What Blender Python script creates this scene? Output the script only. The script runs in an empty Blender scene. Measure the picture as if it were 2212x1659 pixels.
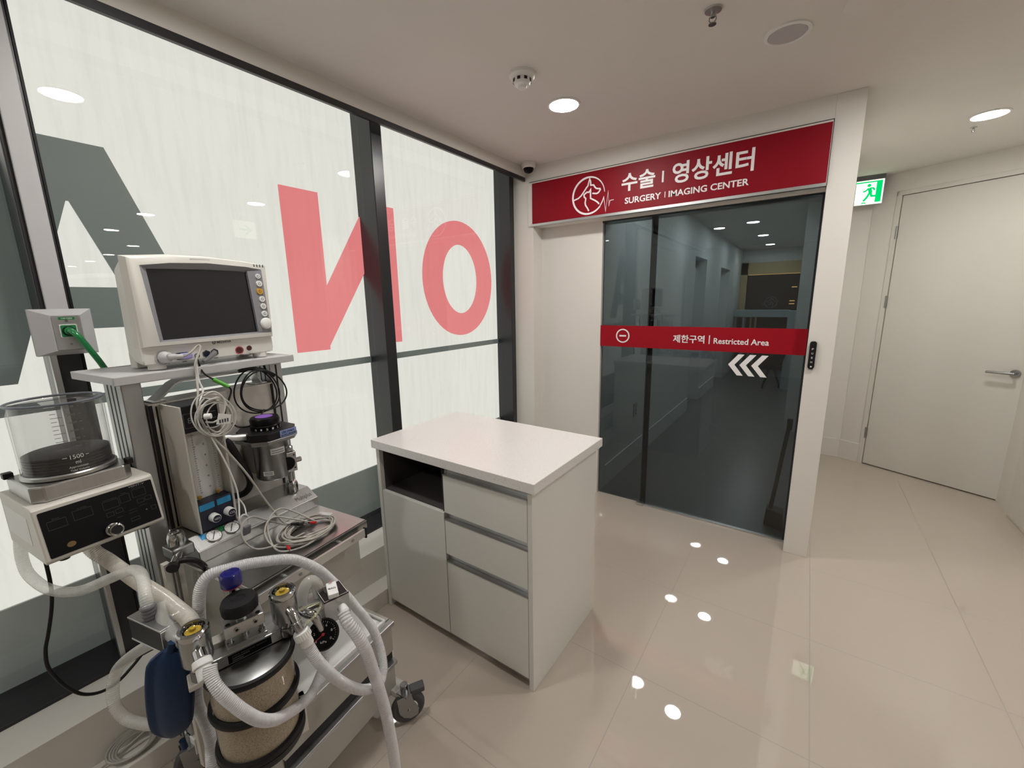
import bpy, math, random
from mathutils import Vector, Matrix, noise
random.seed(7)
S = bpy.context.scene
COL = S.collection
PI = math.pi

# ---------------------------------------------------------------- camera, world, exposure
cam_d = bpy.data.cameras.new('camera')
cam = bpy.data.objects.new('camera', cam_d)
COL.objects.link(cam)
cam_d.sensor_fit = 'HORIZONTAL'
cam_d.sensor_width = 36.0
cam_d.lens = 36.0 * 897.9 / 2212.0
cam_d.clip_start = 0.02
cam_d.clip_end = 60
RX = Vector((0.81796104, 0.57499114, -0.01802593))
RD = Vector((0.09738387, -0.16928095, -0.98074479))
RF = Vector((-0.56697101, 0.80045559, -0.19446009))
mw = Matrix.Identity(4)
for i in range(3):
    mw[i][0] = RX[i]; mw[i][1] = -RD[i]; mw[i][2] = -RF[i]
mw[2][3] = 1.53
cam.matrix_world = mw
S.camera = cam

world = bpy.data.worlds.new('world')
S.world = world
world.use_nodes = True
world.node_tree.nodes['Background'].inputs[0].default_value = (0.9, 0.92, 1.0, 1)
world.node_tree.nodes['Background'].inputs[1].default_value = 0.02
S.view_settings.view_transform = 'Standard'
S.view_settings.look = 'None'
S.view_settings.gamma = 1.0
S.view_settings.exposure = 0.0
S.view_settings.use_curve_mapping = False
S.cycles.max_bounces = 10
S.cycles.transparent_max_bounces = 24
S.cycles.sample_clamp_indirect = 60.0
S.cycles.caustics_reflective = False
S.cycles.caustics_refractive = False
LAMP = 208.0        # radiance of the ceiling downlights
PANEL = 0.82       # radiance of the backlit window panels
H = 2.51           # ceiling height

# ---------------------------------------------------------------- materials
MATS = {}
def mat(name, col, rough=0.5, metal=0.0, spec=0.5, vary=0.03, scale=30.0, bump=0.0, emit=None, estr=0.0,
        alpha=1.0, coat=0.0, stretch=None):
    if name in MATS: return MATS[name]
    m = bpy.data.materials.new(name); m.use_nodes = True
    nt = m.node_tree; N = nt.nodes; Lk = nt.links
    b = N['Principled BSDF']
    b.inputs['Roughness'].default_value = rough
    b.inputs['Metallic'].default_value = metal
    b.inputs['Specular IOR Level'].default_value = spec
    b.inputs['Coat Weight'].default_value = coat
    b.inputs['Alpha'].default_value = alpha
    if emit:
        b.inputs['Emission Color'].default_value = (*emit, 1); b.inputs['Emission Strength'].default_value = estr
    tc = N.new('ShaderNodeTexCoord'); mp = N.new('ShaderNodeMapping')
    if stretch: mp.inputs['Scale'].default_value = stretch
    nz = N.new('ShaderNodeTexNoise'); nz.inputs['Scale'].default_value = scale; nz.inputs['Detail'].default_value = 4
    Lk.new(tc.outputs['Object'], mp.inputs['Vector']); Lk.new(mp.outputs['Vector'], nz.inputs['Vector'])
    mx = N.new('ShaderNodeMix'); mx.data_type = 'RGBA'
    mx.inputs[6].default_value = (*[max(0, c * (1 - vary)) for c in col], 1)
    mx.inputs[7].default_value = (*[min(1, c * (1 + vary)) for c in col], 1)
    Lk.new(nz.outputs['Fac'], mx.inputs[0]); Lk.new(mx.outputs[2], b.inputs['Base Color'])
    if bump:
        bp = N.new('ShaderNodeBump'); bp.inputs['Strength'].default_value = bump; bp.inputs['Distance'].default_value = 0.001
        Lk.new(nz.outputs['Fac'], bp.inputs['Height']); Lk.new(bp.outputs['Normal'], b.inputs['Normal'])
    MATS[name] = m
    return m

def glass(name, tint, refl=1.0, rough=0.0, body=0.0, bodycol=(0.8, 0.8, 0.8)):
    """thin clear sheet: tinted see-through plus mirror reflection by angle; body adds a milky share"""
    if name in MATS: return MATS[name]
    m = bpy.data.materials.new(name); m.use_nodes = True
    nt = m.node_tree; N = nt.nodes; Lk = nt.links
    for n in list(N): N.remove(n)
    out = N.new('ShaderNodeOutputMaterial')
    tr = N.new('ShaderNodeBsdfTransparent'); tr.inputs[0].default_value = (*tint, 1)
    gl = N.new('ShaderNodeBsdfGlossy'); gl.inputs['Roughness'].default_value = rough
    ge = N.new('ShaderNodeNewGeometry'); dt = N.new('ShaderNodeVectorMath'); dt.operation = 'DOT_PRODUCT'
    Lk.new(ge.outputs['Incoming'], dt.inputs[0]); Lk.new(ge.outputs['Normal'], dt.inputs[1])
    def op(kind, a, b):
        q = N.new('ShaderNodeMath'); q.operation = kind
        for i, v_ in enumerate((a, b)):
            if v_ is None: continue
            if isinstance(v_, (int, float)): q.inputs[i].default_value = v_
            else: Lk.new(v_, q.inputs[i])
        return q.outputs[0]
    cs = op('ABSOLUTE', dt.outputs['Value'], None)
    f5 = op('POWER', op('SUBTRACT', 1.0, cs), 5.0)
    mu = N.new('ShaderNodeMath'); mu.operation = 'MULTIPLY'; mu.inputs[1].default_value = refl
    Lk.new(op('ADD', op('MULTIPLY', f5, 0.96), 0.04), mu.inputs[0])
    first = tr
    if body:
        df = N.new('ShaderNodeBsdfPrincipled'); df.inputs['Base Color'].default_value = (*bodycol, 1)
        df.inputs['Roughness'].default_value = 0.35
        nz = N.new('ShaderNodeTexNoise'); nz.inputs['Scale'].default_value = 60
        mr = N.new('ShaderNodeMapRange'); mr.inputs[3].default_value = body * 0.8; mr.inputs[4].default_value = min(1, body * 1.2)
        Lk.new(nz.outputs['Fac'], mr.inputs[0])
        mb = N.new('ShaderNodeMixShader')
        Lk.new(mr.outputs[0], mb.inputs[0])
        Lk.new(tr.outputs[0], mb.inputs[1]); Lk.new(df.outputs[0], mb.inputs[2]); first = mb
    mix = N.new('ShaderNodeMixShader')
    Lk.new(mu.outputs[0], mix.inputs[0]); Lk.new(first.outputs[0], mix.inputs[1]); Lk.new(gl.outputs[0], mix.inputs[2])
    Lk.new(mix.outputs[0], out.inputs[0])
    MATS[name] = m
    return m

def emitter(name, col, strength, dirt=0.0):
    if name in MATS: return MATS[name]
    m = bpy.data.materials.new(name); m.use_nodes = True
    nt = m.node_tree; N = nt.nodes; Lk = nt.links
    for n in list(N): N.remove(n)
    out = N.new('ShaderNodeOutputMaterial'); e = N.new('ShaderNodeEmission')
    e.inputs['Strength'].default_value = strength; e.inputs['Color'].default_value = (*col, 1)
    if dirt:      # rain streaks and smudges on the lit sheet
        tc = N.new('ShaderNodeTexCoord'); mp = N.new('ShaderNodeMapping'); mp.inputs['Scale'].default_value = (1, 9, 0.9)
        n1 = N.new('ShaderNodeTexNoise'); n1.inputs['Scale'].default_value = 3.0; n1.inputs['Detail'].default_value = 6
        n1.inputs['Roughness'].default_value = 0.65
        Lk.new(tc.outputs['Object'], mp.inputs['Vector']); Lk.new(mp.outputs['Vector'], n1.inputs['Vector'])
        cr = N.new('ShaderNodeValToRGB')
        cr.color_ramp.elements[0].position = 0.25; cr.color_ramp.elements[0].color = (*[c * (1 - dirt) for c in col], 1)
        cr.color_ramp.elements[1].position = 0.55; cr.color_ramp.elements[1].color = (*col, 1)
        Lk.new(n1.outputs['Fac'], cr.inputs[0]); Lk.new(cr.outputs[0], e.inputs['Color'])
    Lk.new(e.outputs[0], out.inputs[0])
    MATS[name] = m
    return m

def floor_mat():
    m = bpy.data.materials.new('polished porcelain tile'); m.use_nodes = True
    nt = m.node_tree; N = nt.nodes; Lk = nt.links; b = N['Principled BSDF']
    tc = N.new('ShaderNodeTexCoord'); sp = N.new('ShaderNodeSeparateXYZ')
    Lk.new(tc.outputs['Object'], sp.inputs[0])
    def line(sock, off, period, wid):
        a = N.new('ShaderNodeMath'); a.operation = 'SUBTRACT'; a.inputs[1].default_value = off; Lk.new(sock, a.inputs[0])
        d = N.new('ShaderNodeMath'); d.operation = 'DIVIDE'; d.inputs[1].default_value = period; Lk.new(a.outputs[0], d.inputs[0])
        f = N.new('ShaderNodeMath'); f.operation = 'FRACT'; Lk.new(d.outputs[0], f.inputs[0])
        s = N.new('ShaderNodeMath'); s.operation = 'SUBTRACT'; s.inputs[1].default_value = 0.5; Lk.new(f.outputs[0], s.inputs[0])
        ab = N.new('ShaderNodeMath'); ab.operation = 'ABSOLUTE'; Lk.new(s.outputs[0], ab.inputs[0])
        g = N.new('ShaderNodeMath'); g.operation = 'GREATER_THAN'; g.inputs[1].default_value = 0.5 - wid / period / 2
        Lk.new(ab.outputs[0], g.inputs[0]); return g.outputs[0]
    lx = line(sp.outputs['X'], 0.148, 0.599, 0.0032); ly = line(sp.outputs['Y'], 1.478, 0.612, 0.0032)
    mx = N.new('ShaderNodeMath'); mx.operation = 'MAXIMUM'; Lk.new(lx, mx.inputs[0]); Lk.new(ly, mx.inputs[1])
    nz = N.new('ShaderNodeTexNoise'); nz.inputs['Scale'].default_value = 2.2; nz.inputs['Detail'].default_value = 5
    Lk.new(tc.outputs['Object'], nz.inputs['Vector'])
    c1 = N.new('ShaderNodeMix'); c1.data_type = 'RGBA'
    c1.inputs[6].default_value = (0.505, 0.435, 0.37, 1); c1.inputs[7].default_value = (0.535, 0.462, 0.393, 1)
    Lk.new(nz.outputs['Fac'], c1.inputs[0])
    c2 = N.new('ShaderNodeMix'); c2.data_type = 'RGBA'; c2.inputs[7].default_value = (0.33, 0.29, 0.25, 1)
    Lk.new(mx.outputs[0], c2.inputs[0]); Lk.new(c1.outputs[2], c2.inputs[6]); Lk.new(c2.outputs[2], b.inputs['Base Color'])
    b.inputs['Specular IOR Level'].default_value = 1.0
    rr = N.new('ShaderNodeMapRange'); rr.inputs[3].default_value = 0.02; rr.inputs[4].default_value = 0.5
    Lk.new(mx.outputs[0], rr.inputs[0]); Lk.new(rr.outputs[0], b.inputs['Roughness'])
    return m

WALL = mat('warm white wall paint', (0.76, 0.735, 0.69), 0.55, spec=0.3, vary=0.012, scale=6)
CEIL = mat('ceiling paint', (0.74, 0.715, 0.68), 0.75, spec=0.2, vary=0.012, scale=4)
FASC = mat('bulkhead paint', (0.76, 0.74, 0.70), 0.7, spec=0.2, vary=0.01)
FLOOR = floor_mat()
INFLOOR = mat('grey resin floor', (0.17, 0.175, 0.175), 0.30, vary=0.18, scale=3.5, stretch=(1, 3, 1))
INWALL = mat('inner corridor paint', (0.72, 0.73, 0.72), 0.5, vary=0.015)
BLACKF = mat('black anodised frame', (0.018, 0.018, 0.021), 0.32, metal=0.0, spec=0.6, vary=0.1)
RECF = mat('black frame recess', (0.022, 0.022, 0.024), 0.22, spec=0.7, vary=0.1)
TEAL = mat('grey vinyl film', (0.14, 0.165, 0.155), 0.6, vary=0.05, scale=5, emit=(0.55, 0.66, 0.63), estr=0.085)
TEALD = mat('grey vinyl band with added glow', (0.32, 0.36, 0.335), 0.6, vary=0.06, scale=3, emit=(0.55, 0.63, 0.6), estr=0.07)  # faint glow put into the colour to lift the tone; the band gives no light
LIT = emitter('backlit sheet', (1.0, 0.985, 0.90), PANEL, 0.09)
REDLIT = emitter('red translucent film', (1.0, 0.29, 0.295), 0.80, 0.05)
PANE = glass('clear window pane', (0.985, 0.99, 0.985), 0.9)
TINT = glass('grey tinted door glass', (0.365, 0.41, 0.425), 1.5)
EDGE = mat('glass edge seal', (0.012, 0.02, 0.022), 0.25, vary=0.1)
RED = mat('deep red sign face', (0.245, 0.003, 0.012), 0.45, spec=0.18, vary=0.03)
REDBAND = mat('red glass film', (0.33, 0.004, 0.014), 0.45, spec=0.2, vary=0.03)
SWHITE = mat('white sign lettering', (0.88, 0.86, 0.87), 0.45, vary=0.01)
ALU = mat('brushed aluminium', (0.60, 0.605, 0.605), 0.34, metal=1.0, vary=0.06, scale=40, stretch=(1, 1, 12))
ALUP = mat('aluminium profile', (0.425, 0.43, 0.43), 0.38, metal=0.85, vary=0.05, scale=30)
STEEL = mat('brushed stainless steel', (0.47, 0.468, 0.46), 0.30, metal=1.0, vary=0.10, scale=14, stretch=(1, 8, 1))
STEELD = mat('dark stainless steel', (0.27, 0.272, 0.270), 0.30, metal=1.0, vary=0.12, scale=18)
CHROME = mat('chrome', (0.49, 0.495, 0.50), 0.14, metal=1.0, vary=0.03)
BLK = mat('black plastic', (0.008, 0.008, 0.009), 0.42, spec=0.3, vary=0.12)
BLKG = mat('black glossy panel', (0.004, 0.004, 0.005), 0.30, spec=0.14, vary=0.12)
RUB = mat('black rubber', (0.010, 0.010, 0.011), 0.5, spec=0.25, vary=0.12)
GREYR = mat('dark grey wheel rubber', (0.07, 0.072, 0.076), 0.6, vary=0.1)
CREAM = mat('cream enamel', (0.56, 0.53, 0.48), 0.42, vary=0.03)
IVORY = mat('ivory monitor plastic', (0.66, 0.645, 0.60), 0.45, vary=0.02)
WPL = mat('white plastic', (0.80, 0.80, 0.79), 0.4, vary=0.02)
GPL = mat('grey plastic', (0.25, 0.25, 0.275), 0.45, vary=0.04)
LGREY = mat('light grey plastic', (0.50, 0.49, 0.50), 0.45, vary=0.03)
SCREEN = mat('dark screen', (0.016, 0.016, 0.018), 0.22, vary=0.05)
OLIVE = mat('grey cart panel', (0.40, 0.385, 0.35), 0.42, metal=0.2, vary=0.04)
HOSE = glass('translucent corrugated hose', (0.95, 0.95, 0.96), 0.9, 0.10, 0.66, (0.84, 0.83, 0.85))
HOSEY = glass('translucent yellowed hose', (0.95, 0.93, 0.88), 0.9, 0.13, 0.55, (0.78, 0.75, 0.68))
HOSEC = glass('clear soft hose', (0.96, 0.96, 0.95), 0.9, 0.10, 0.36, (0.80, 0.79, 0.76))
CLEAR = glass('clear acrylic', (0.955, 0.955, 0.95), 1.0, 0.02)
SMOKY = glass('scuffed clear cylinder', (0.95, 0.95, 0.95), 0.9, 0.03, 0.02, (0.75, 0.75, 0.74))
CABLE = mat('grey cable sheath', (0.40, 0.38, 0.345), 0.42, vary=0.04)
CABLEB = mat('black cable sheath', (0.008, 0.008, 0.008), 0.42, spec=0.3, vary=0.1)
CAB = mat('grey laminate', (0.72, 0.71, 0.67), 0.42, vary=0.012, scale=80)
CABE = mat('grey laminate edge', (0.40, 0.39, 0.38), 0.45, vary=0.02)
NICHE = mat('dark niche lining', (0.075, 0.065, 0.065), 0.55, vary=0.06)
YEL = mat('yellow valve disc', (0.50, 0.34, 0.035), 0.3, vary=0.45, scale=160)
BLUEC = mat('blue valve cap', (0.008, 0.008, 0.14), 0.22, vary=0.05, coat=0.4)
BLUEB = mat('blue rubber bag', (0.003, 0.022, 0.07), 0.5, spec=0.3, vary=0.08, scale=12)
GREEN = mat('green oxygen fitting', (0.01, 0.20, 0.055), 0.25, vary=0.08, coat=0.4)
GREENL = mat('bright green sleeve', (0.11, 0.42, 0.05), 0.4, vary=0.05)
PURP = mat('purple dial mark', (0.24, 0.10, 0.48), 0.4, vary=0.04)
LBLUE = mat('pale blue label', (0.24, 0.32, 0.62), 0.5, vary=0.03)
CYAN = mat('blue gas label', (0.03, 0.33, 0.66), 0.45, vary=0.03)
NAVY = mat('navy panel', (0.006, 0.009, 0.030), 0.35, vary=0.06)
PAPER = mat('white paper label', (0.74, 0.74, 0.73), 0.6, vary=0.02)
INK = mat('dark print', (0.05, 0.05, 0.06), 0.6, vary=0.05)
INKW = mat('white print', (0.70, 0.70, 0.70), 0.5, vary=0.02)
INKG = mat('faded grey print', (0.16, 0.16, 0.16), 0.5, vary=0.03)
ORANGE = mat('amber button', (0.62, 0.33, 0.03), 0.4, vary=0.04)
REDP = mat('dark red socket', (0.07, 0.008, 0.010), 0.4, vary=0.05)
REDC = mat('red connector', (0.55, 0.02, 0.02), 0.4, vary=0.04)
LILAC = mat('lilac plug', (0.34, 0.32, 0.62), 0.42, vary=0.04)
DGREY = mat('dark grey plug', (0.14, 0.14, 0.15), 0.45, vary=0.05)
NICKEL = mat('satin nickel', (0.375, 0.385, 0.39), 0.26, metal=1.0, vary=0.04)
DOORW = mat('door lacquer', (0.70, 0.68, 0.63), 0.45, vary=0.01)
LAMPM = emitter('lamp diffuser', (1.0, 0.98, 0.935), LAMP)
EXITG = emitter('exit sign green', (0.0, 0.60, 0.14), 1.25)
EXITW = emitter('exit sign white', (0.93, 1.0, 0.80), 1.6)
BROWN = mat('dark walnut panel', (0.045, 0.024, 0.020), 0.4, vary=0.2, scale=8, stretch=(6, 1, 1))
OAK = mat('pale wood trim', (0.56, 0.42, 0.22), 0.5, vary=0.08, scale=12)
COUNT = mat('blue grey counter', (0.42, 0.50, 0.53), 0.4, vary=0.03)
WARML = emitter('warm led strip', (1.0, 0.55, 0.18), 3.0)

def granule_mat():
    m = bpy.data.materials.new('absorbent granules'); m.use_nodes = True
    nt = m.node_tree; N = nt.nodes; Lk = nt.links; b = N['Principled BSDF']
    tc = N.new('ShaderNodeTexCoord'); v = N.new('ShaderNodeTexVoronoi'); v.inputs['Scale'].default_value = 620
    Lk.new(tc.outputs['Object'], v.inputs['Vector'])
    cr = N.new('ShaderNodeValToRGB')
    cr.color_ramp.elements[0].color = (0.50, 0.425, 0.325, 1); cr.color_ramp.elements[1].color = (0.24, 0.19, 0.135, 1)
    cr.color_ramp.elements[0].position = 0.25; cr.color_ramp.elements[1].position = 0.85
    Lk.new(v.outputs['Distance'], cr.inputs[0]); Lk.new(cr.outputs[0], b.inputs['Base Color'])
    bp = N.new('ShaderNodeBump'); bp.inputs['Strength'].default_value = 0.4; bp.invert = True
    Lk.new(v.outputs['Distance'], bp.inputs['Height']); Lk.new(bp.outputs[0], b.inputs['Normal'])
    b.inputs['Roughness'].default_value = 0.7
    return m
GRAN = granule_mat()

def quartz_mat():
    m = bpy.data.materials.new('speckled quartz top'); m.use_nodes = True
    nt = m.node_tree; N = nt.nodes; Lk = nt.links; b = N['Principled BSDF']
    tc = N.new('ShaderNodeTexCoord'); v = N.new('ShaderNodeTexNoise'); v.inputs['Scale'].default_value = 170; v.inputs['Detail'].default_value = 2
    Lk.new(tc.outputs['Object'], v.inputs['Vector'])
    cr = N.new('ShaderNodeValToRGB')
    cr.color_ramp.elements[0].color = (0.63, 0.605, 0.585, 1); cr.color_ramp.elements[0].position = 0.30
    cr.color_ramp.elements[1].color = (0.78, 0.755, 0.74, 1); cr.color_ramp.elements[1].position = 0.40
    Lk.new(v.outputs['Fac'], cr.inputs[0]); Lk.new(cr.outputs[0], b.inputs['Base Color'])
    b.inputs['Roughness'].default_value = 0.22
    return m
QUARTZ = quartz_mat()

# ---------------------------------------------------------------- frames and builders
def frame(origin, deg):
    return Matrix.Translation(Vector(origin)) @ Matrix.Rotation(math.radians(deg), 4, 'Z')
WORLD = Matrix.Identity(4)
CART = frame((-1.134, 0.813, 0.0), 7.5)                 # x forward out of the machine, y to its right along the window
ABSF = CART @ frame((0.107, -0.523, 0.0), -20.0)        # absorber head, swung 20 degrees towards the room
BASE = {}

def V(*a): return Vector(a)

def tag(o, label, cat, group=None, kind=None):
    if label: o['label'] = label
    if cat: o['category'] = cat
    if group: o['group'] = group
    if kind: o['kind'] = kind
    return o

def thing(name, label, cat, base=(0, 0, 0), fr=WORLD, group=None, kind=None):
    o = bpy.data.objects.new(name, None); COL.objects.link(o)
    o.empty_display_size = 0.05
    o.matrix_world = fr @ Matrix.Translation(Vector(base))
    BASE[o] = Vector(base)
    return tag(o, label, cat, group, kind)

def root_of(o):
    while o.parent: o = o.parent
    return o

def frame_axes(n):
    n = Vector(n).normalized()
    a = Vector((0, 0, 1)) if abs(n.z) < 0.9 else Vector((1, 0, 0))
    u = a.cross(n).normalized(); v = n.cross(u).normalized()
    return u, v, n

class MB:
    def __init__(s): s.v = []; s.f = []; s.sm = []
    def add(s, vs, fs, smooth=False):
        k = len(s.v); s.v += [Vector(p) for p in vs]; s.f += [[k + i for i in f] for f in fs]; s.sm += [smooth] * len(fs); return s
    def box(s, a, b):
        x0, y0, z0 = [min(p, q) for p, q in zip(a, b)]; x1, y1, z1 = [max(p, q) for p, q in zip(a, b)]
        return s.add([(x0, y0, z0), (x1, y0, z0), (x1, y1, z0), (x0, y1, z0), (x0, y0, z1), (x1, y0, z1), (x1, y1, z1), (x0, y1, z1)],
                     [(3, 2, 1, 0), (4, 5, 6, 7), (0, 1, 5, 4), (1, 2, 6, 5), (2, 3, 7, 6), (3, 0, 4, 7)])
    def obox(s, o, U, Vv, W):
        o, U, Vv, W = Vector(o), Vector(U), Vector(Vv), Vector(W)
        p = [o, o + U, o + U + Vv, o + Vv]; p += [q + W for q in p]
        fs = [(3, 2, 1, 0), (4, 5, 6, 7), (0, 1, 5, 4), (1, 2, 6, 5), (2, 3, 7, 6), (3, 0, 4, 7)]
        if U.cross(Vv).dot(W) < 0: fs = [f[::-1] for f in fs]
        return s.add(p, fs)
    def prism(s, poly, axis, a, b):
        """poly in the two other axes (order x,y,z without axis), extruded from a to b"""
        def mk(p, t):
            q = list(p); q.insert('xyz'.index(axis), t); return q
        n = len(poly)
        vs = [mk(p, a) for p in poly] + [mk(p, b) for p in poly]
        fs = [tuple(range(n))[::-1], tuple(range(n, 2 * n))] + [(i, (i + 1) % n, n + (i + 1) % n, n + i) for i in range(n)]
        return s.add(vs, fs)
    def lathe(s, prof, c=(0, 0, 0), ax=(0, 0, 1), n=32, smooth=True, caps=True):
        """prof: list of (radius, height) along ax"""
        u, v, w = frame_axes(ax); c = Vector(c); k = []
        vs = []
        for r, h in prof:
            for i in range(n):
                t = 2 * PI * i / n; vs.append(c + w * h + (u * math.cos(t) + v * math.sin(t)) * r)
        fs = []
        for j in range(len(prof) - 1):
            for i in range(n):
                i2 = (i + 1) % n; fs.append((j * n + i, j * n + i2, (j + 1) * n + i2, (j + 1) * n + i))
        s.add(vs, fs, smooth)
        if caps:
            k0 = len(s.v) - len(vs)
            s.f.append([k0 + i for i in range(n)][::-1]); s.sm.append(False)
            s.f.append([k0 + (len(prof) - 1) * n + i for i in range(n)]); s.sm.append(False)
        return s
    def cyl(s, p0, p1, r, r1=None, n=24):
        p0, p1 = Vector(p0), Vector(p1); d = p1 - p0
        r1 = r if r1 is None else r1; L = d.length; e = min(r, r1, L) * 0.08
        return s.lathe([(r - e, 0), (r, e), (r1, L - e), (r1 - e, L)], p0, d, n)
    def ring(s, c, ax, R, r, n=40, m=10, sq=1.0):
        u, v, w = frame_axes(ax); c = Vector(c); vs = []; fs = []
        for i in range(n):
            t = 2 * PI * i / n; e = u * math.cos(t) + v * math.sin(t)
            for j in range(m):
                a = 2 * PI * j / m; vs.append(c + e * (R + r * math.cos(a)) + w * r * sq * math.sin(a))
        for i in range(n):
            for j in range(m):
                i2, j2 = (i + 1) % n, (j + 1) % m
                fs.append((i * m + j, i2 * m + j, i2 * m + j2, i * m + j2))
        return s.add(vs, fs, True)
    def tube(s, pts, r, n=10, closed=False, caps=True):
        """sweep along pts; r is a number or list"""
        P = [Vector(p) for p in pts]; N = len(P)
        rs = r if isinstance(r, (list, tuple)) else [r] * N
        t0 = (P[1] - P[0]).normalized(); u, v, w = frame_axes(t0)
        vs = []
        for i in range(N):
            if i == 0: t = P[1] - P[0]
            elif i == N - 1: t = P[-1] - P[-2]
            else: t = P[i + 1] - P[i - 1]
            if t.length < 1e-9: t = w
            t.normalize()
            u = (u - t * u.dot(t)).normalized(); v = t.cross(u)
            for j in range(n):
                a = 2 * PI * j / n; vs.append(P[i] + (u * math.cos(a) + v * math.sin(a)) * rs[i])
        fs = []
        for i in range(N - 1):
            for j in range(n):
                j2 = (j + 1) % n; fs.append((i * n + j, i * n + j2, (i + 1) * n + j2, (i + 1) * n + j))
        s.add(vs, fs, True)
        if caps:
            k0 = len(s.v) - len(vs)
            s.f.append([k0 + j for j in range(n)][::-1]); s.sm.append(False)
            s.f.append([k0 + (N - 1) * n + j for j in range(n)]); s.sm.append(False)
        return s
    def plate(s, polys, o, U, Vv, t):
        """extrude flat 2-D polygons (u,v) lying on plane o,U,V by thickness t along the normal"""
        o, U, Vv = Vector(o), Vector(U), Vector(Vv); W = U.cross(Vv).normalized() * t
        for poly in polys:
            ar = sum(poly[i][0] * poly[(i + 1) % len(poly)][1] - poly[(i + 1) % len(poly)][0] * poly[i][1] for i in range(len(poly)))
            if ar < 0: poly = poly[::-1]
            b = [o + U * p[0] + Vv * p[1] for p in poly]; n = len(b)
            s.add(b + [p + W for p in b], [tuple(range(n))[::-1], tuple(range(n, 2 * n))] + [(i, (i + 1) % n, n + (i + 1) % n, n + i) for i in range(n)])
        return s
    def stroke(s, pts, wid, o, U, Vv, t, closed=False):
        """line of given width drawn on a plane (u,v), as raised flat strips with round joints"""
        P = [Vector((p[0], p[1])) for p in pts]
        ws = wid if isinstance(wid, (list, tuple)) else [wid] * len(P)
        n = len(P); L = []; Rr = []
        for i in range(n):
            if closed: a, b = P[(i - 1) % n], P[(i + 1) % n]
            else: a, b = P[max(0, i - 1)], P[min(n - 1, i + 1)]
            d = b - a
            if not closed and 0 < i < n - 1:
                d1 = (P[i] - a).normalized(); d2 = (b - P[i]).normalized(); d = d1 + d2
                if d.length < 0.2: d = Vector((-d1.y, d1.x)) * 1.0
                d.normalize(); k = 1.0 / max(0.45, abs(d.dot(d1)))
            else:
                d.normalize(); k = 1.0
            nn = Vector((-d.y, d.x)) * ws[i] / 2 * k
            L.append(P[i] + nn); Rr.append(P[i] - nn)
        o, U, Vv = Vector(o), Vector(U), Vector(Vv); W = U.cross(Vv).normalized() * t
        vs = []
        for i in range(n):
            for q in (L[i], Rr[i]):
                b = o + U * q.x + Vv * q.y; vs += [b, b + W]
        fs = []
        m = n if closed else n - 1
        for i in range(m):
            j = (i + 1) % n; a, b = 4 * i, 4 * j
            fs += [(a + 1, a + 3, b + 3, b + 1), (a, b, b + 2, a + 2), (a, a + 1, b + 1, b), (a + 2, b + 2, b + 3, a + 3)]
        if not closed: fs += [(0, 2, 3, 1), (4 * n - 4, 4 * n - 3, 4 * n - 1, 4 * n - 2)]
        return s.add(vs, fs)
    def text(s, body, o, U, Vv, u0, u1, v0, v1, bold=0.0, lift=0.0006, keep=False, wrap=None):
        """print the words so that they fill u0..u1, v0..v1 on plane o,U,V"""
        tv, tf = text2d(body, 0.0 if wrap else bold)
        x0, x1 = min(p[0] for p in tv), max(p[0] for p in tv); y0, y1 = min(p[1] for p in tv), max(p[1] for p in tv)
        sx = (u1 - u0) / max(1e-6, x1 - x0); sy = (v1 - v0) / max(1e-6, y1 - y0)
        if keep: sx = sy = min(sx, sy)
        o, U, Vv = Vector(o), Vector(U), Vector(Vv); W = U.cross(Vv).normalized() * lift
        vs = []
        for p in tv:
            u, v = u0 + (p[0] - x0) * sx, v0 + (p[1] - y0) * sy
            vs.append(wrap(u, v) if wrap else o + U * u + Vv * v + W * (1 + 0.25 * p[2]))
        return s.add(vs, tf)
    def build(s, name, m, parent=None, fr=WORLD, base=None, bev=0.0, seg=2, sub=0):
        me = bpy.data.meshes.new(name)
        if parent is not None: b = BASE[root_of(parent)]
        else: b = Vector(base) if base is not None else Vector((0, 0, 0))
        me.from_pydata([p - b for p in s.v], [], s.f); me.materials.append(m)
        for p, k in zip(me.polygons, s.sm): p.use_smooth = k
        me.update()
        if any(s.sm): me.set_sharp_from_angle(angle=math.radians(38))
        o = bpy.data.objects.new(name, me); COL.objects.link(o)
        if parent is not None: o.parent = parent
        else:
            o.matrix_world = fr @ Matrix.Translation(b); BASE[o] = b
        if bev:
            md = o.modifiers.new('bevel', 'BEVEL'); md.width = bev; md.segments = seg; md.limit_method = 'ANGLE'; md.angle_limit = math.radians(40)
        if sub:
            md = o.modifiers.new('subsurf', 'SUBSURF'); md.levels = sub; md.render_levels = sub
        return o

_tc = {}
def text2d(body, bold=0.0):
    key = (body, bold)
    if key in _tc: return _tc[key]
    cu = bpy.data.curves.new('t', 'FONT'); cu.body = body
    if body.isascii(): cu.offset = bold * 0.6
    cu.offset = bold; cu.resolution_u = 3
    ob = bpy.data.objects.new('t', cu); COL.objects.link(ob)
    dg = bpy.context.evaluated_depsgraph_get(); dg.update()
    me = bpy.data.meshes.new_from_object(ob.evaluated_get(dg))
    tv = [(v.co.x, v.co.y, 0) for v in me.vertices]; tf = [tuple(p.vertices) for p in me.polygons]
    r = (tv, tf)
    bpy.data.objects.remove(ob); bpy.data.curves.remove(cu); bpy.data.meshes.remove(me)
    _tc[key] = r
    return r

def rrect(u0, u1, v0, v1, r, n=5):
    out = []
    for cx, cy, a0 in ((u1 - r, v0 + r, -90), (u1 - r, v1 - r, 0), (u0 + r, v1 - r, 90), (u0 + r, v0 + r, 180)):
        for i in range(n + 1):
            a = math.radians(a0 + 90 * i / n); out.append((cx + r * math.cos(a), cy + r * math.sin(a)))
    return out

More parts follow.
